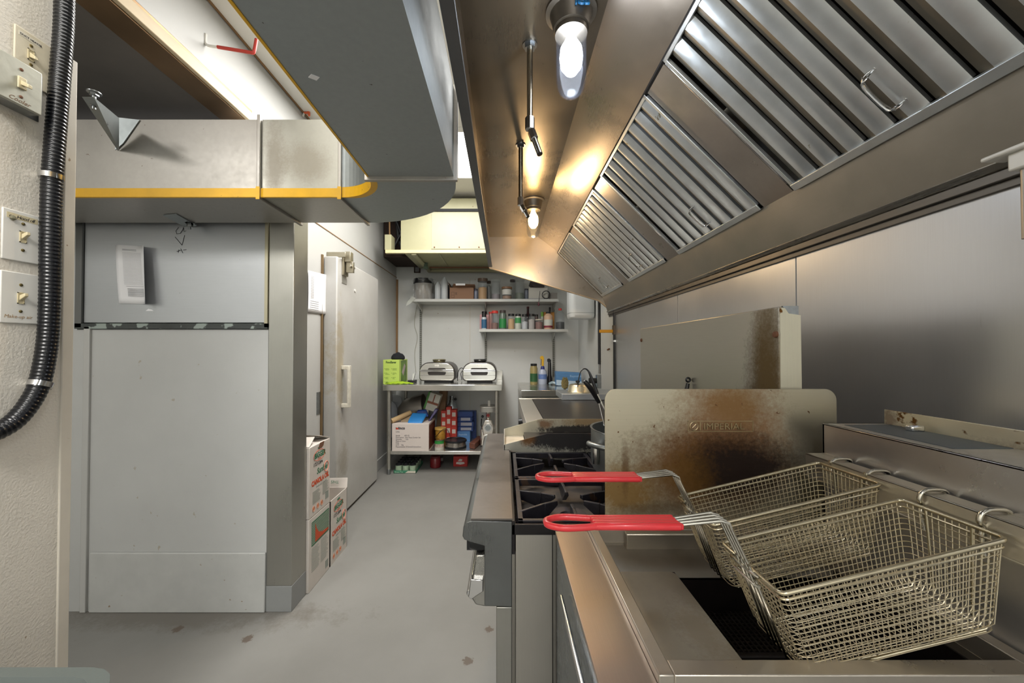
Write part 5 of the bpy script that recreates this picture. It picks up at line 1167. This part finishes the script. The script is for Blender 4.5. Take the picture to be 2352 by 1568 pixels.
# green box
def ybase(v, z): return (EYE - z) * F / (v - VPV)
Yg = 4.02
gr1, gr2 = cm('b7cf63', .5), cm('7fa838', .5)
t, x0, x1, zb, zt = bx('vacuum_sealer_box', 'tall lime green box printed FoodSaver at left end of table', 'box', 881, 918, 826, 0, Yg, .34, gr1, zb=TT)
T2 = lambda s, sz, fx, fz, m, par, xx0, xx1, zz0, zz1, Y, **k: text(s, sz, (xx0 + (xx1 - xx0) * fx, Y - .0006, zz0 + (zz1 - zz0) * fz), (1, 0, 0), (0, 0, 1), m, par, depth=.0003, **k)
T2('FoodSaver', .030, .17, .86, cm('2a4a1c'), t, x0, x1, zb, zt, Yg, bold=.0012, sx=.85)
q = MB(); random.seed(5)
for r_ in range(4):
    for c_ in range(2):
        bx0_ = x0 + .012 + c_ * .075; z = zb + (zt - zb) * (.62 - r_ * .18)
        q.box(bx0_, bx0_ + .006, Yg - .0006, Yg, z, z + .006)
        for k in range(3): q.box(bx0_ + .012, bx0_ + .03 + .03 * random.random(), Yg - .0006, Yg, z + .004 - k * .008, z + .007 - k * .008)
q.box(x0 + .03, x0 + .10, Yg - .0006, Yg, zb + .012, zb + .022)
obj('small_print', q, cm('6d8a3c'), t, smooth=False)
obj('side_picture', MB().box(x1, x1 + .0008, Yg + .06, Yg + .30, zb + .01, zt - .01), mat('green_picture', '77a03c', .5, var=.45, vscale=9), t)
obj('product_picture', MB().prism([(Yg + .10, zb + .12), (Yg + .20, zb + .21), (Yg + .25, zb + .18), (Yg + .16, zb + .08)], x1 + .0008, x1 + .0016, 'x'), cm('b8a8a4'), t)
t = tag(obj('knit_cap', MB().lathe([(.066, 0), (.074, .012), (.070, .035), (.050, .060), (.022, .070), (.014, .078), (.001, .080)], (X_(911, 4.1), 4.17, zt), 24, sx=1, sy=.9), mat('black_cloth', '14161c', .95, bump=.4, bscale=60)), 'black rounded cloth cap resting on the green box', 'cap')
cl_ = MB(); n = 14; random.seed(9)
for j in range(n + 1):
    for i in range(n + 1):
        x = X_(887, 3.98) + .27 * i / n + .02 * math.sin(j * .9) * (i / n); y = 3.962 + .05 * j / n + (.0)
        cl_.v.append((x, y, TT + .006 + .010 * abs(math.sin(i * 1.1 + j * .6)) + .020 * math.sin(PI * j / n) * math.sin(PI * i / n)))
for j in range(n):
    for i in range(n): q_ = j * (n + 1) + i; cl_.f.append((q_, q_ + 1, q_ + n + 2, q_ + n + 1))
o = tag(obj('cleaning_cloth', cl_, mat('lime_cloth', '93b31e', .8, bump=.3, bscale=90)), 'crumpled lime green cloth lying in front of green box', 'cloth'); m_ = o.modifiers.new('thickness', 'SOLIDIFY'); m_.thickness = .004
t = thing('tape_dispenser', 'white and black tape dispenser between green box and left grill', 'dispenser', (X_(951, 4.25), 4.25, TT))
obj('base', MB().box(X_(938, 4.2), X_(955, 4.2), 4.18, 4.28, TT, TT + .028), M['black'], t, bevel=.004)
obj('blade', MB().slab([(X_(947, 4.2), 4.2, TT + .025), (X_(950, 4.2), 4.2, TT + .025), (X_(954, 4.2), 4.2, TT + .10), (X_(949, 4.2), 4.2, TT + .10)], (0, .03, 0)), cm('c4c6c2', .4), t)
def grill(label, u0, u1, vt, vb, Y, lidcol):
    x0, x1 = X_(u0, Y), X_(u1, Y); cx = (x0 + x1) / 2; w_ = x1 - x0
    t = thing('countertop_grill', label, 'grill', (cx, Y + .15, TT), 'countertop grills on the work table')
    z0 = TT + .022; zt = Z_(vt + 8, Y); h = zt - z0
    def rsec(x0, x1, z0, z1, rt, rb, n=7):
        pts = []
        for cx_, cz_, r, a in ((x1 - rt, z1 - rt, rt, 0), (x0 + rt, z1 - rt, rt, PI / 2), (x0 + rb, z0 + rb, rb, PI), (x1 - rb, z0 + rb, rb, 1.5 * PI)):
            for i in range(n + 1): pts.append((cx_ + r * math.cos(a + PI / 2 * i / n), cz_ + r * math.sin(a + PI / 2 * i / n)))
        return pts
    obj('housing', MB().prism(rsec(x0, x1, z0, zt, .105, .04), Y + .012, Y + .33), mat('grill_case', '4a4644', .35, .6), t, bevel=.006)
    obj('face', MB().prism(rsec(x0 + .008, x1 - .008, z0 + .010, zt - .010, .098, .034), Y, Y + .012), steel('grill_face', 'c4c0ba', .14, 'x', .04), t, bevel=.004)
    obj('seam', MB().box(x0 + .007, x1 - .007, Y - .001, Y + .01, z0 + h * .30, z0 + h * .31), M['black'], t)
    zc = z0 + h * .555
    obj('handle_recess', MB().prism(rsec(cx - w_ * .25, cx + w_ * .25, zc - .048, zc + .030, .02, .022), Y - .002, Y + .006), cm('3c3836', .3), t)
    obj('handle', MB().prism(rsec(x0 + .008, x1 - .008, zc - .012, zc + .012, .01, .01), Y - .024, Y - .006), M['chrome'], t, bevel=.003)
    obj('top_vent', MB().lathe([(.066, 0), (.066, .014), (.072, .022), (.074, .034), (.066, .038), (.001, .038)], (cx, Y + .15, zt - .006), 28), lidcol, t)
    obj('vent_shine', MB().lathe([(.070, .020), (.0755, .026), (.070, .034)], (cx, Y + .15, zt - .006), 28, close=False), M['chrome'], t)
    obj('base', MB().box(x0 + .05, x1 - .05, Y + .03, Y + .30, TT + .0, z0 + .004), M['black_rubber'], t)
    T2('ninja', .026, .5, .80, cm('e6e2da', .4), t, x0, x1, z0, zt, Y, align='CENTER', bold=.0008)
    return t
grill('left countertop grill with olive-tinted top vent, dark lower face', 963, 1045, 824, 879, 4.16, steel('vent_olive', '8c8666', .3, None))
grill('right countertop grill, polished bright face, black top vent', 1062, 1140, 824, 879, 4.16, M['black'])
t = tag(obj('power_cord', MB().tube(smooth_path([(X_(1050, 4.3), 4.36, TT + .01), (X_(1052, 4.3), 4.3, TT + .1), (X_(1058, 4.3), 4.3, TT + .155), (X_(1063, 4.3), 4.4, TT + .14), (X_(1056, 4.3), 4.44, TT + .09), (X_(1058, 4.3), 4.46, TT + .01)], 6), .004, 8), M['black']), 'thin looping cord between the two countertop grills', 'cord')
t = tag(obj('thin_cable', MB().tube(smooth_path([(X_(958, 4.78), 4.78, ZU - .03), (X_(952, 4.78), 4.785, 1.62), (X_(959, 4.78), 4.785, 1.45), (X_(953, 4.78), 4.785, 1.25), (X_(956, 4.78), 4.785, 1.0)], 8), .003, 6), cm('a9a898', .5)), 'thin pale cord trailing down wall left of the first shelf rail', 'cord')

# under-shelf things
Yw = TF + .06
bxt, x0, x1, zb, zt = bx('pasta_cooker_box', 'white carton printed Winco, full of packets, on the undershelf', 'box', 902, 986, 973, 0, Yw, .36, cm('cdc3bc', .65), zb=US)
tw = Yw
T2('winco', .040, .10, .795, M['dark_ink'], bxt, x0, x1, zb, zt, tw, bold=.0015)
obj('logo_flash', MB().prism([(x0 + .036, zb + (zt - zb) * .80), (x0 + .05, zb + (zt - zb) * .87), (x0 + .075, zb + (zt - zb) * .80), (x0 + .055, zb + (zt - zb) * .80)], tw - .0012, tw), cm('c8402c'), bxt)
for i, s in enumerate(('CHILI', '', 'Item#:         APS-20', 'Description:  20qt Pasta Cooker Set', 'Quantity:      1 Set', 'Made in China', 'PO#', 'G.W.    6kg', 'Measurement: 37.5cmx37.5cmx33cm')):
    if s: T2(s, .0205, .10, .68 - i * .069, M['ink'], bxt, x0, x1, zb, zt, tw, sx=.86)
obj('side_print', MB().box(x1, x1 + .001, Yw + .01, Yw + .35, zb + .01, zt - .02), mat('red_black_print', '6e2a26', .5, var=.6, vscale=26), bxt)
def packet(label, pts, th, m, cat='packet', name='packet'):
    c_ = sum((Vector(p) for p in pts), Vector()) / len(pts)
    o = obj(name, MB().slab(pts, th), m, bevel=.008); return tag(o, label, cat)
zo = zt
packet('shiny blue packet lying on top of the white carton', [(X_(940, Yw + .1), Yw + .04, zo - .01), (X_(974, Yw + .1), Yw + .03, zo - .005), (X_(978, Yw + .1), Yw + .16, zo + .05), (X_(944, Yw + .1), Yw + .16, zo + .06)], (0, .02, .03), mat('blue_foil', '2f7fc4', .25, coat=.5))
packet('blue and red snack packet leaning above the shiny blue one', [(X_(952, 4.2), Yw + .20, zo + .02), (X_(985, 4.2), Yw + .19, zo + .04), (X_(978, 4.2), Yw + .22, zo + .105), (X_(958, 4.2), Yw + .22, zo + .10)], (.0, .03, .01), mat('blue_red_print', '2a52a8', .35, var=.7, vscale=22))
o = obj('paper_roll', MB().tube([(X_(904, 4.1), Yw + .03, zo + .022), (X_(922, 4.1), Yw + .12, zo + .055), (X_(938, 4.1), Yw + .2, zo + .085)], .026, 16), cm('b59a72', .7)); tag(o, 'rolled tan paper bag poking out of the carton', 'paper roll')
packet('folded brown bag in the middle of the carton', [(X_(926, 4.2), Yw + .1, zo), (X_(950, 4.2), Yw + .1, zo), (X_(952, 4.2), Yw + .24, zo + .075), (X_(930, 4.2), Yw + .24, zo + .06)], (0, .02, .02), cm('94836a', .8))
packet('purple striped packet tilted at the right rim of the carton', [(X_(984, 4.2), Yw + .16, zo - .01), (X_(990, 4.2), Yw + .16, zo + .0), (X_(1008, 4.2), Yw + .2, zo + .12), (X_(1000, 4.2), Yw + .2, zo + .13)], (.0, .04, .0), mat('purple_print', '4a4080', .35, var=.7, vscale=30))
# big steel bowl
t = thing('mixing_bowl', 'large dull steel bowl tipped on its side behind the carton', 'bowl', (X_(948, 4.5), 4.5, US))
Rm = Matrix.Rotation(math.radians(80), 4, 'Y')
obj('bowl', MB().lathe([(.001, -.25), (.08, -.24), (.145, -.17), (.172, -.06), (.178, .06), (.182, .062), (.174, .06), (.166, -.06), (.14, -.165), (.001, -.24)], (X_(966, 4.5), 4.50, Z_(941, 4.5)), 36, Rm, close=False), steel('bowl_steel', '85807a', .38, None, .15), t)
obj('stand', MB().box(X_(925, 4.5), X_(970, 4.5), 4.42, 4.6, US, US + .21), M['dark'], t)
t = thing('serving_tray', 'pale plastic trays standing upright behind table\'s left leg', 'tray', (X_(905, 4.6), 4.66, US))
obj('tray_body', MB().prism([(X_(893, 4.6), US), (X_(914, 4.6), US), (X_(914, 4.6), US + .34), (X_(910, 4.6), US + .40), (X_(902, 4.6), US + .44), (X_(893, 4.6), US + .45)], 4.60, 4.62).prism([(X_(900, 4.6), US), (X_(922, 4.6), US), (X_(922, 4.6), US + .46), (X_(917, 4.6), US + .50), (X_(900, 4.6), US + .52)], 4.64, 4.66), cm('b9bcc2', .4), t, bevel=.004)
t = thing('tea_box', 'open white and green carton tilted beside the steel bowl', 'box', (X_(996, 4.35), 4.35, US + .45))
ctr = Vector((X_(996, 4.35), 4.36, Z_(922, 4.35))); Rt = Matrix.Translation(ctr) @ Matrix.Rotation(math.radians(18), 4, 'Y')
obj('box_body', MB().box(-.055, .07, -.07, .07, -.095, .10, Rt), cm('c9c8bc', .6), t, bevel=.003)
obj('green_side', MB().box(-.075, -.054, -.07, .07, -.095, .10, Rt), cm('4f8a42', .6), t)
obj('flap', MB().box(-.055, .07, -.075, -.072, -.02, .005, Rt).box(.0, .012, -.074, -.0705, .0, .09, Rt), cm('8e5a44', .7), t)
t = thing('tall_carton', 'brown carton standing behind the tilted white one', 'carton', (X_(1012, 4.5), 4.5, US))
obj('box_body', MB().box(-.035, .05, -.06, .06, -.3, .33, Matrix.Translation((X_(1014, 4.5), 4.52, US + .335)) @ Matrix.Rotation(math.radians(5), 4, 'Y')), cm('7d6248', .8), t, bevel=.003)
t = thing('steel_canister', 'grey metal canister with cap and black knob behind red boxes', 'canister', (X_(1038, 4.55), 4.55, US))
cc_ = (X_(1038, 4.55), 4.58, US); hh = Z_(909, 4.55) - US
obj('body', MB().lathe([(.001, 0), (.066, 0), (.066, hh * .66), (.060, hh * .76), (.034, hh * .85), (.030, hh * .88)], cc_, 28), steel('canister', '8a9094', .3, 'z'), t)
obj('cap', MB().lathe([(.034, hh * .86), (.034, hh * .9), (.027, hh * .905), (.027, hh), (.001, hh)], cc_, 20), M['zinc'], t)
obj('knob', MB().lathe([(.001, -.018), (.014, -.012), (.018, 0), (.014, .012), (.001, .018)], (cc_[0] + .046, 4.54, US + hh * .93), 14), M['black'], t)
# red and white match/foil boxes: three columns
red_b, wht_b = cm('b8382c', .55), cm('c9c2bc', .6)
RB = 'red and white boxes on the undershelf'
rbx = []
names_ = [['bottom', 'second', 'third', 'top'], ['bottom', 'second', 'third', 'top'], ['bottom', 'second', 'third', 'top']]
def redbox(x0, x1, z0, z1, label):
    t = thing('food_box', label, 'box', ((x0 + x1) / 2, 4.36, z0), RB)
    obj('box_body', MB().box(x0, x1, 4.32, 4.42, z0, z1), red_b, t, bevel=.002)
    obj('front_panel', MB().box(x0 + .010, x1 - .010, 4.3185, 4.3205, z0 + .02, z1 - .028), wht_b, t)
    return t
cols = ((1014, 1025.3, 943, 'left'), (1025.6, 1036.6, 935, 'middle'), (1037, 1049, 941, 'right'))
for u0, u1, vt, nm in cols:
    x0, x1 = X_(u0, 4.32), X_(u1, 4.32); zt_c = Z_(vt, 4.32); n = 4
    for k in range(n):
        z0 = US + (zt_c - US) * k / n; z1 = US + (zt_c - US) * (k + 1) / n - .001
        redbox(x0, x1, z0, z1, 'small red and white box, %s in the %s column of the stack' % (names_[0][k], nm))
BB = 'blue boxes on the undershelf'
for k, (v0, v1, nm) in enumerate(((990, 980, 'bottom'), (979.6, 968.5, 'third from top'), (968, 957.5, 'second from top'), (957, 945, 'top'))):
    Yb_ = 4.44; x0, x1 = X_(1052 if k < 3 else 1052.5, Yb_), X_((1087, 1088, 1084.5, 1086)[k], Yb_)
    z0 = Z_(v0, Yb_); z1 = Z_(v1, Yb_)
    if k == 0: z0 = z0
    t = thing('blue_box', 'dark blue flat box with white front strip, %s of the blue pile' % nm, 'box', ((x0 + x1) / 2, Yb_, z0), BB)
    obj('box_body', MB().box(x0, x1, Yb_, Yb_ + .12, z0, z1 - .001), cm('2c4a8c', .5), t, bevel=.002)
    if k < 3: obj('front_strip', MB().box(x0 + .035, x1 - .02, Yb_ - .001, Yb_, z0 + .012, z1 - .008), cm('b4b8c4', .6), t)
bx('blue_carton', 'navy carton standing behind the blue pile', 'carton', 1060, 1094, 944, 986, 4.60, .08, cm('2a427e', .5), zb=US)
t, x0, x1, zb, zt = bx('foil_box', 'light blue box with faint white lettering under the blue pile', 'box', 1049.5, 1080, 990.3, 0, 4.42, .16, cm('5a8cc8', .5), zb=US)
T2('Reynolds', .026, .16, .62, cm('9fbfe0'), t, x0, x1, zb, zt, 4.42, bold=.0008)
jar('spice_tub', 'yellow plastic tub between the white carton and red boxes', 'tub', 1001, 1024, 981, US, 4.26, mat('yellow_tub', 'c9963c', .35, var=.4, vscale=20), cm('cfa85a', .4), lidh=.10, neck=1.0)
tc = jar('tomato_can', 'food can with green top band and white label at shelf front', 'can', 999.5, 1020.5, 1008, US, 4.08, cm('c4c0b6', .5), M['chrome'], None, 0, (.55, .92), cm('2f8a3c', .5), 1.0, .03)
obj('red_spot', MB().lathe([(.0502, .03), (.0502, .065)], tuple(tc.location), 20, close=False), mat('tomato_print', 'c9b0a4', .5, var=.6, vscale=26), tc)
pn = thing('saute_pan', 'round black-lidded electric pan on the undershelf', 'pan', (X_(1047, 4.13), 4.16, US))
obj('pan_body', MB().lathe([(.001, 0), (.105, 0), (.112, .012), (.112, .030), (.108, .070), (.001, .070)], (X_(1047, 4.16), 4.16, US), 40), steel('pan_band', '8a8680', .25, None), pn)
obj('lid', MB().lathe([(.112, .066), (.122, .070), (.122, .082), (.112, .088), (.105, .080), (.001, .076)], (X_(1047, 4.16), 4.16, US), 40), M['black'], pn)
obj('base_ring', MB().lathe([(.110, 0), (.118, .004), (.118, .020), (.112, .024)], (X_(1047, 4.16), 4.16, US), 40), M['black'], pn)
obj('bail_handle', MB().tube(smooth_path([(X_(1001, 4.2), 4.2, US + .10), (X_(1012, 4.2), 4.2, US + .16), (X_(1022, 4.2), 4.2, US + .19), (X_(1030, 4.2), 4.2, US + .17), (X_(1036, 4.2), 4.2, US + .085)], 6), .0028, 8), M['black'], pn)
packet('brown wrapped packet lying diagonally beside the black pan', [(X_(1079, 4.15), 4.10, US + .004), (X_(1092, 4.15), 4.06, US + .004), (X_(1108, 4.15), 4.42, US + .004), (X_(1094, 4.15), 4.44, US + .004)], (0, 0, .06), mat('brown_wrap', '6b3f30', .5, var=.4, vscale=20))
# meat grinder
mg = thing('meat_grinder', 'polished electric meat grinder with feed tray at right of undershelf', 'grinder', (X_(1122, 4.15), 4.2, US))
gx = X_(1121, 4.12); st = steel('grinder', 'b5b1aa', .2, None, .12)
obj('housing', MB().box(gx - .085, gx + .075, 4.16, 4.42, US + .005, US + .20), st, mg, bevel=.02)
obj('front_plate', MB().prism([(gx - .05, US + .13), (gx + .05, US + .13), (gx + .068, US + .22), (gx + .035, US + .30), (gx - .035, US + .30), (gx - .068, US + .22)], 4.13, 4.17), st, mg, bevel=.012)
obj('ring_nut', MB().tube([(gx, 4.10, US + .22), (gx, 4.14, US + .22)], .043, 24), M['chrome'], mg)
obj('cutting_plate', MB().tube([(gx, 4.096, US + .22), (gx, 4.10, US + .22)], .03, 24), M['galv_under'], mg)
obj('tube', MB().cyl((gx, 4.2, US + .26), (gx, 4.2, US + .39), .026), st, mg)
obj('feed_tray', MB().prism(rr(gx - .088, gx + .085, 4.10, 4.30, .04, 5), US + .385, US + .44, 'z').prism(rr(gx - .092, gx + .089, 4.095, 4.305, .042, 5), US + .436, US + .444, 'z'), mat('feed_tray', 'a8a6a0', .3, .6), mg, bevel=.004)
obj('pusher', MB().cyl((gx + .01, 4.18, US + .44), (gx + .01, 4.18, US + .50), .014), M['white_plastic'], mg)
obj('badge', MB().tube([(gx, 4.15, US + .345), (gx, 4.166, US + .345)], .017, 18), cm('a03a3a', .4), mg)
obj('locking_knob', MB().cyl((gx - .075, 4.2, US + .33), (gx - .05, 4.2, US + .32), .013, 10).tube([(gx - .07, 4.16, US + .31), (gx - .075, 4.15, US + .24), (gx - .05, 4.14, US + .19)], .006, 8), M['black'], mg)
obj('foot', MB().box(gx - .085, gx + .075, 4.16, 4.42, US, US + .008), M['black_rubber'], mg)
# on the floor below
ct = thing('can_tray', 'cardboard tray printed green holding the pale green cans', 'tray', (X_(943, 4.15), 4.2, 0))
Yt0 = ybase(1085.5, 0); tx_0, tx_1 = X_(906, Yt0), X_(957, Yt0)
obj('tray_body', MB().box(tx_0, tx_1, Yt0, Yt0 + .003, 0, .030).box(tx_0, tx_0 + .003, Yt0, Yt0 + .34, 0, .03).box(tx_1 - .003, tx_1, Yt0, Yt0 + .34, 0, .03).box(tx_0, tx_1, Yt0 + .34, Yt0 + .343, 0, .03).box(tx_0, tx_1, Yt0, Yt0 + .34, 0, .003), cm('3d8062', .6), ct, smooth=False)
obj('tray_print', MB().prism([(tx_0 + .12, .004), (tx_0 + .15, .026), (tx_1 - .005, .026), (tx_1 - .005, .004)], Yt0 - .001, Yt0), cm('c9c4b4', .6), ct)
text('Green Tea', .02, (tx_0 + .01, Yt0 - .0012, .008), (1, 0, 0), (0, 0, 1), cm('b4d0b8'), ct, depth=.0003)
cols_ = ('front left', 'front middle', 'front right', 'second row left', 'second row middle', 'second row right', 'third row left', 'third row middle', 'third row right', 'back row left', 'back row middle', 'back row right')
k = 0
canp = None
for r_ in range(4):
    for c_ in range(3):
        x = tx_0 + .042 + c_ * .0735; y = Yt0 + .044 + r_ * .082
        lab = 'pale green can with black top, %s in the cardboard tray' % cols_[k]
        if canp is None:
            canp = thing('food_can', lab, 'can', (x, y, .004), 'pale green cans in the tray')
            obj('body', MB().lathe([(.001, 0), (.034, 0), (.034, .075)], (x, y, .004), 20), mat('can_green', '9fb59a', .4, var=.25, vscale=30), canp)
            obj('top', MB().lathe([(.0345, .072), (.0345, .085), (.031, .084), (.030, .078), (.001, .078)], (x, y, .004), 20, close=False), M['black'], canp)
        else: dup(canp, (x, y, .004), label=lab)
        k += 1
jar('sauce_jar', 'big dark red jar on the floor under the undershelf', 'jar', 989, 1013.5, 1046, 0, 4.24, mat('dark_red', '7a1a20', .25, var=.2), cm('5a1418', .4), lidh=.12)
jar('small_jar', 'smaller dark jar with pale label behind the red one on floor', 'jar', 1012, 1019, 1046, 0, 4.4, cm('3a2224', .3), M['black'], None, 0, (.3, .7), cm('a8a49e'))
t, x0, x1, zb, zt = bx('shoe_box', 'red box showing a white shape, on floor under table', 'box', 1042, 1074, 1048, 0, 4.25, .12, cm('b02a26', .45), zb=0)
obj('white_print', MB().prism([(x0 + .03, .03), (x0 + .035, .05), (x0 + .08, .052), (x0 + .12, .05), (x0 + .125, .032), (x0 + .08, .022)], 4.2485, 4.2505).prism([(x0 + .05, .06), (x0 + .07, .085), (x0 + .10, .08), (x0 + .095, .06)], 4.2485, 4.2505), cm('d0c8c4'), t)

# ---------------------------------------------------------------- things on the corner counter
jar('spice_jar', 'large jar with black lid and green and black label on corner counter', 'jar', 1217, 1234.5, 834.7, CT, 4.60, cm('9a8c5c', .25), M['black'], None, 0, (.12, .52), cm('2e5a34'), .75, .10)
sb = thing('spray_bottle', 'white spray bottle with blue label and yellow trigger', 'bottle', (X_(1246, 4.62), 4.62, CT))
c = (X_(1246, 4.62), 4.62, CT)
obj('body', MB().lathe([(.001, 0), (.050, 0), (.053, .01), (.053, .12), (.045, .155), (.018, .185), (.016, .195)], c, 24), cm('b4bcd0', .25), sb)
obj('paper_label', MB().lathe([(.0535, .06), (.0535, .118)], c, 24, close=False), mat('blue_label', '6a86c0', .4, var=.3, vscale=20), sb)
obj('collar', MB().lathe([(.026, .175), (.022, .205), (.014, .215), (.001, .215)], c, 18), cm('23307a', .4), sb)
obj('trigger_head', MB().prism([(c[0] - .010, CT + .212), (c[0] + .014, CT + .212), (c[0] + .017, CT + .31), (c[0] + .006, CT + .335), (c[0] - .014, CT + .338), (c[0] - .032, CT + .322), (c[0] - .030, CT + .300), (c[0] - .010, CT + .295)], 4.608, 4.632), cm('d8a81c', .35), sb, bevel=.004)
obj('trigger', MB().prism([(c[0] - .020, CT + .30), (c[0] - .013, CT + .30), (c[0] - .018, CT + .222), (c[0] - .026, CT + .222)], 4.612, 4.628), cm('8a6a1c', .4), sb)
sb = thing('spray_bottle', 'black spray head bottle right of the white spray bottle', 'bottle', (X_(1262, 4.68), 4.68, CT))
c = (X_(1262, 4.68), 4.68, CT)
obj('body', MB().lathe([(.001, 0), (.036, 0), (.036, .06), (.022, .10), (.020, .25), (.014, .26)], c, 20), M['black'], sb)
obj('trigger_head', MB().prism([(c[0] - .010, CT + .25), (c[0] + .016, CT + .25), (c[0] + .018, CT + .285), (c[0] - .004, CT + .305), (c[0] - .028, CT + .300), (c[0] - .030, CT + .27)], 4.67, 4.69), M['black'], sb, bevel=.003)
t = thing('foil_roll_box', 'crumpled blue and white foil box lying on the corner counter', 'box', (X_(1305, 4.35), 4.4, CT))
Yq = 4.35; x0, x1 = X_(1277, Yq), X_(1334, Yq)
obj('box_body', MB().prism([(x0, Z_(853, Yq)), (x1, Z_(856, Yq)), (x1 + .01, CT + .002), (x0 + .03, CT + .002), (x0, Z_(885, Yq))], Yq, Yq + .14), mat('blue_white_print', '5f92c8', .4, var=.3, vscale=10, stretch=(.4, 1, 3)), t, bevel=.006)
obj('white_band', MB().prism([(x0 + .002, Z_(872, Yq)), (x1 + .006, Z_(876, Yq)), (x1 + .008, CT + .006), (x0 + .03, CT + .006), (x0 + .002, Z_(884, Yq))], Yq - .002, Yq), cm('b9cfe2', .5), t)
text('Reynolds', .036, (x0 + .155, Yq - .0015, Z_(866, Yq)), (1, 0, 0), (0, 0, 1), cm('a9c8e8'), t, depth=.0004)
t = thing('dried_artichoke', 'small tan and green ruffled plant head in front of foil box', 'food', (X_(1297, 4.0), 4.0, CT))
rf = MB().lathe([(.008, 0), (.022, .01), (.030, .04), (.024, .075), (.008, .11), (.001, .12)], (X_(1297, 4.0), 4.0, CT), 14); random.seed(11)
for i in range(70):
    a = i * 2.4; h = .006 + .10 * (i / 70); r = .030 * math.sin(PI * min(1, (h + .035) / .16))
    p = Vector((X_(1297, 4.0) + r * math.cos(a), 4.0 + r * math.sin(a), CT + h)); d = Vector((math.cos(a) * .006, math.sin(a) * .006, .024))
    rf.tube([p, p + d * .6, p + d], 0, 5, radii=[.006, .006, .001])
obj('scales', rf, mat('tan_green', '9a8c5c', .7, var=.5, vscale=60), t)
t = tag(obj('crumpled_wrap', MB().tube(smooth_path([(X_(1262, 4.5), 4.5, CT + .012), (X_(1268, 4.5), 4.46, CT + .03), (X_(1276, 4.5), 4.44, CT + .018), (X_(1280, 4.5), 4.40, CT + .010)], 4), .016, 8), mat('clear_wrap', 'a8bcc4', .2, var=.3, vscale=40)), 'crumpled clear plastic wrap left of the foil box', 'wrap')
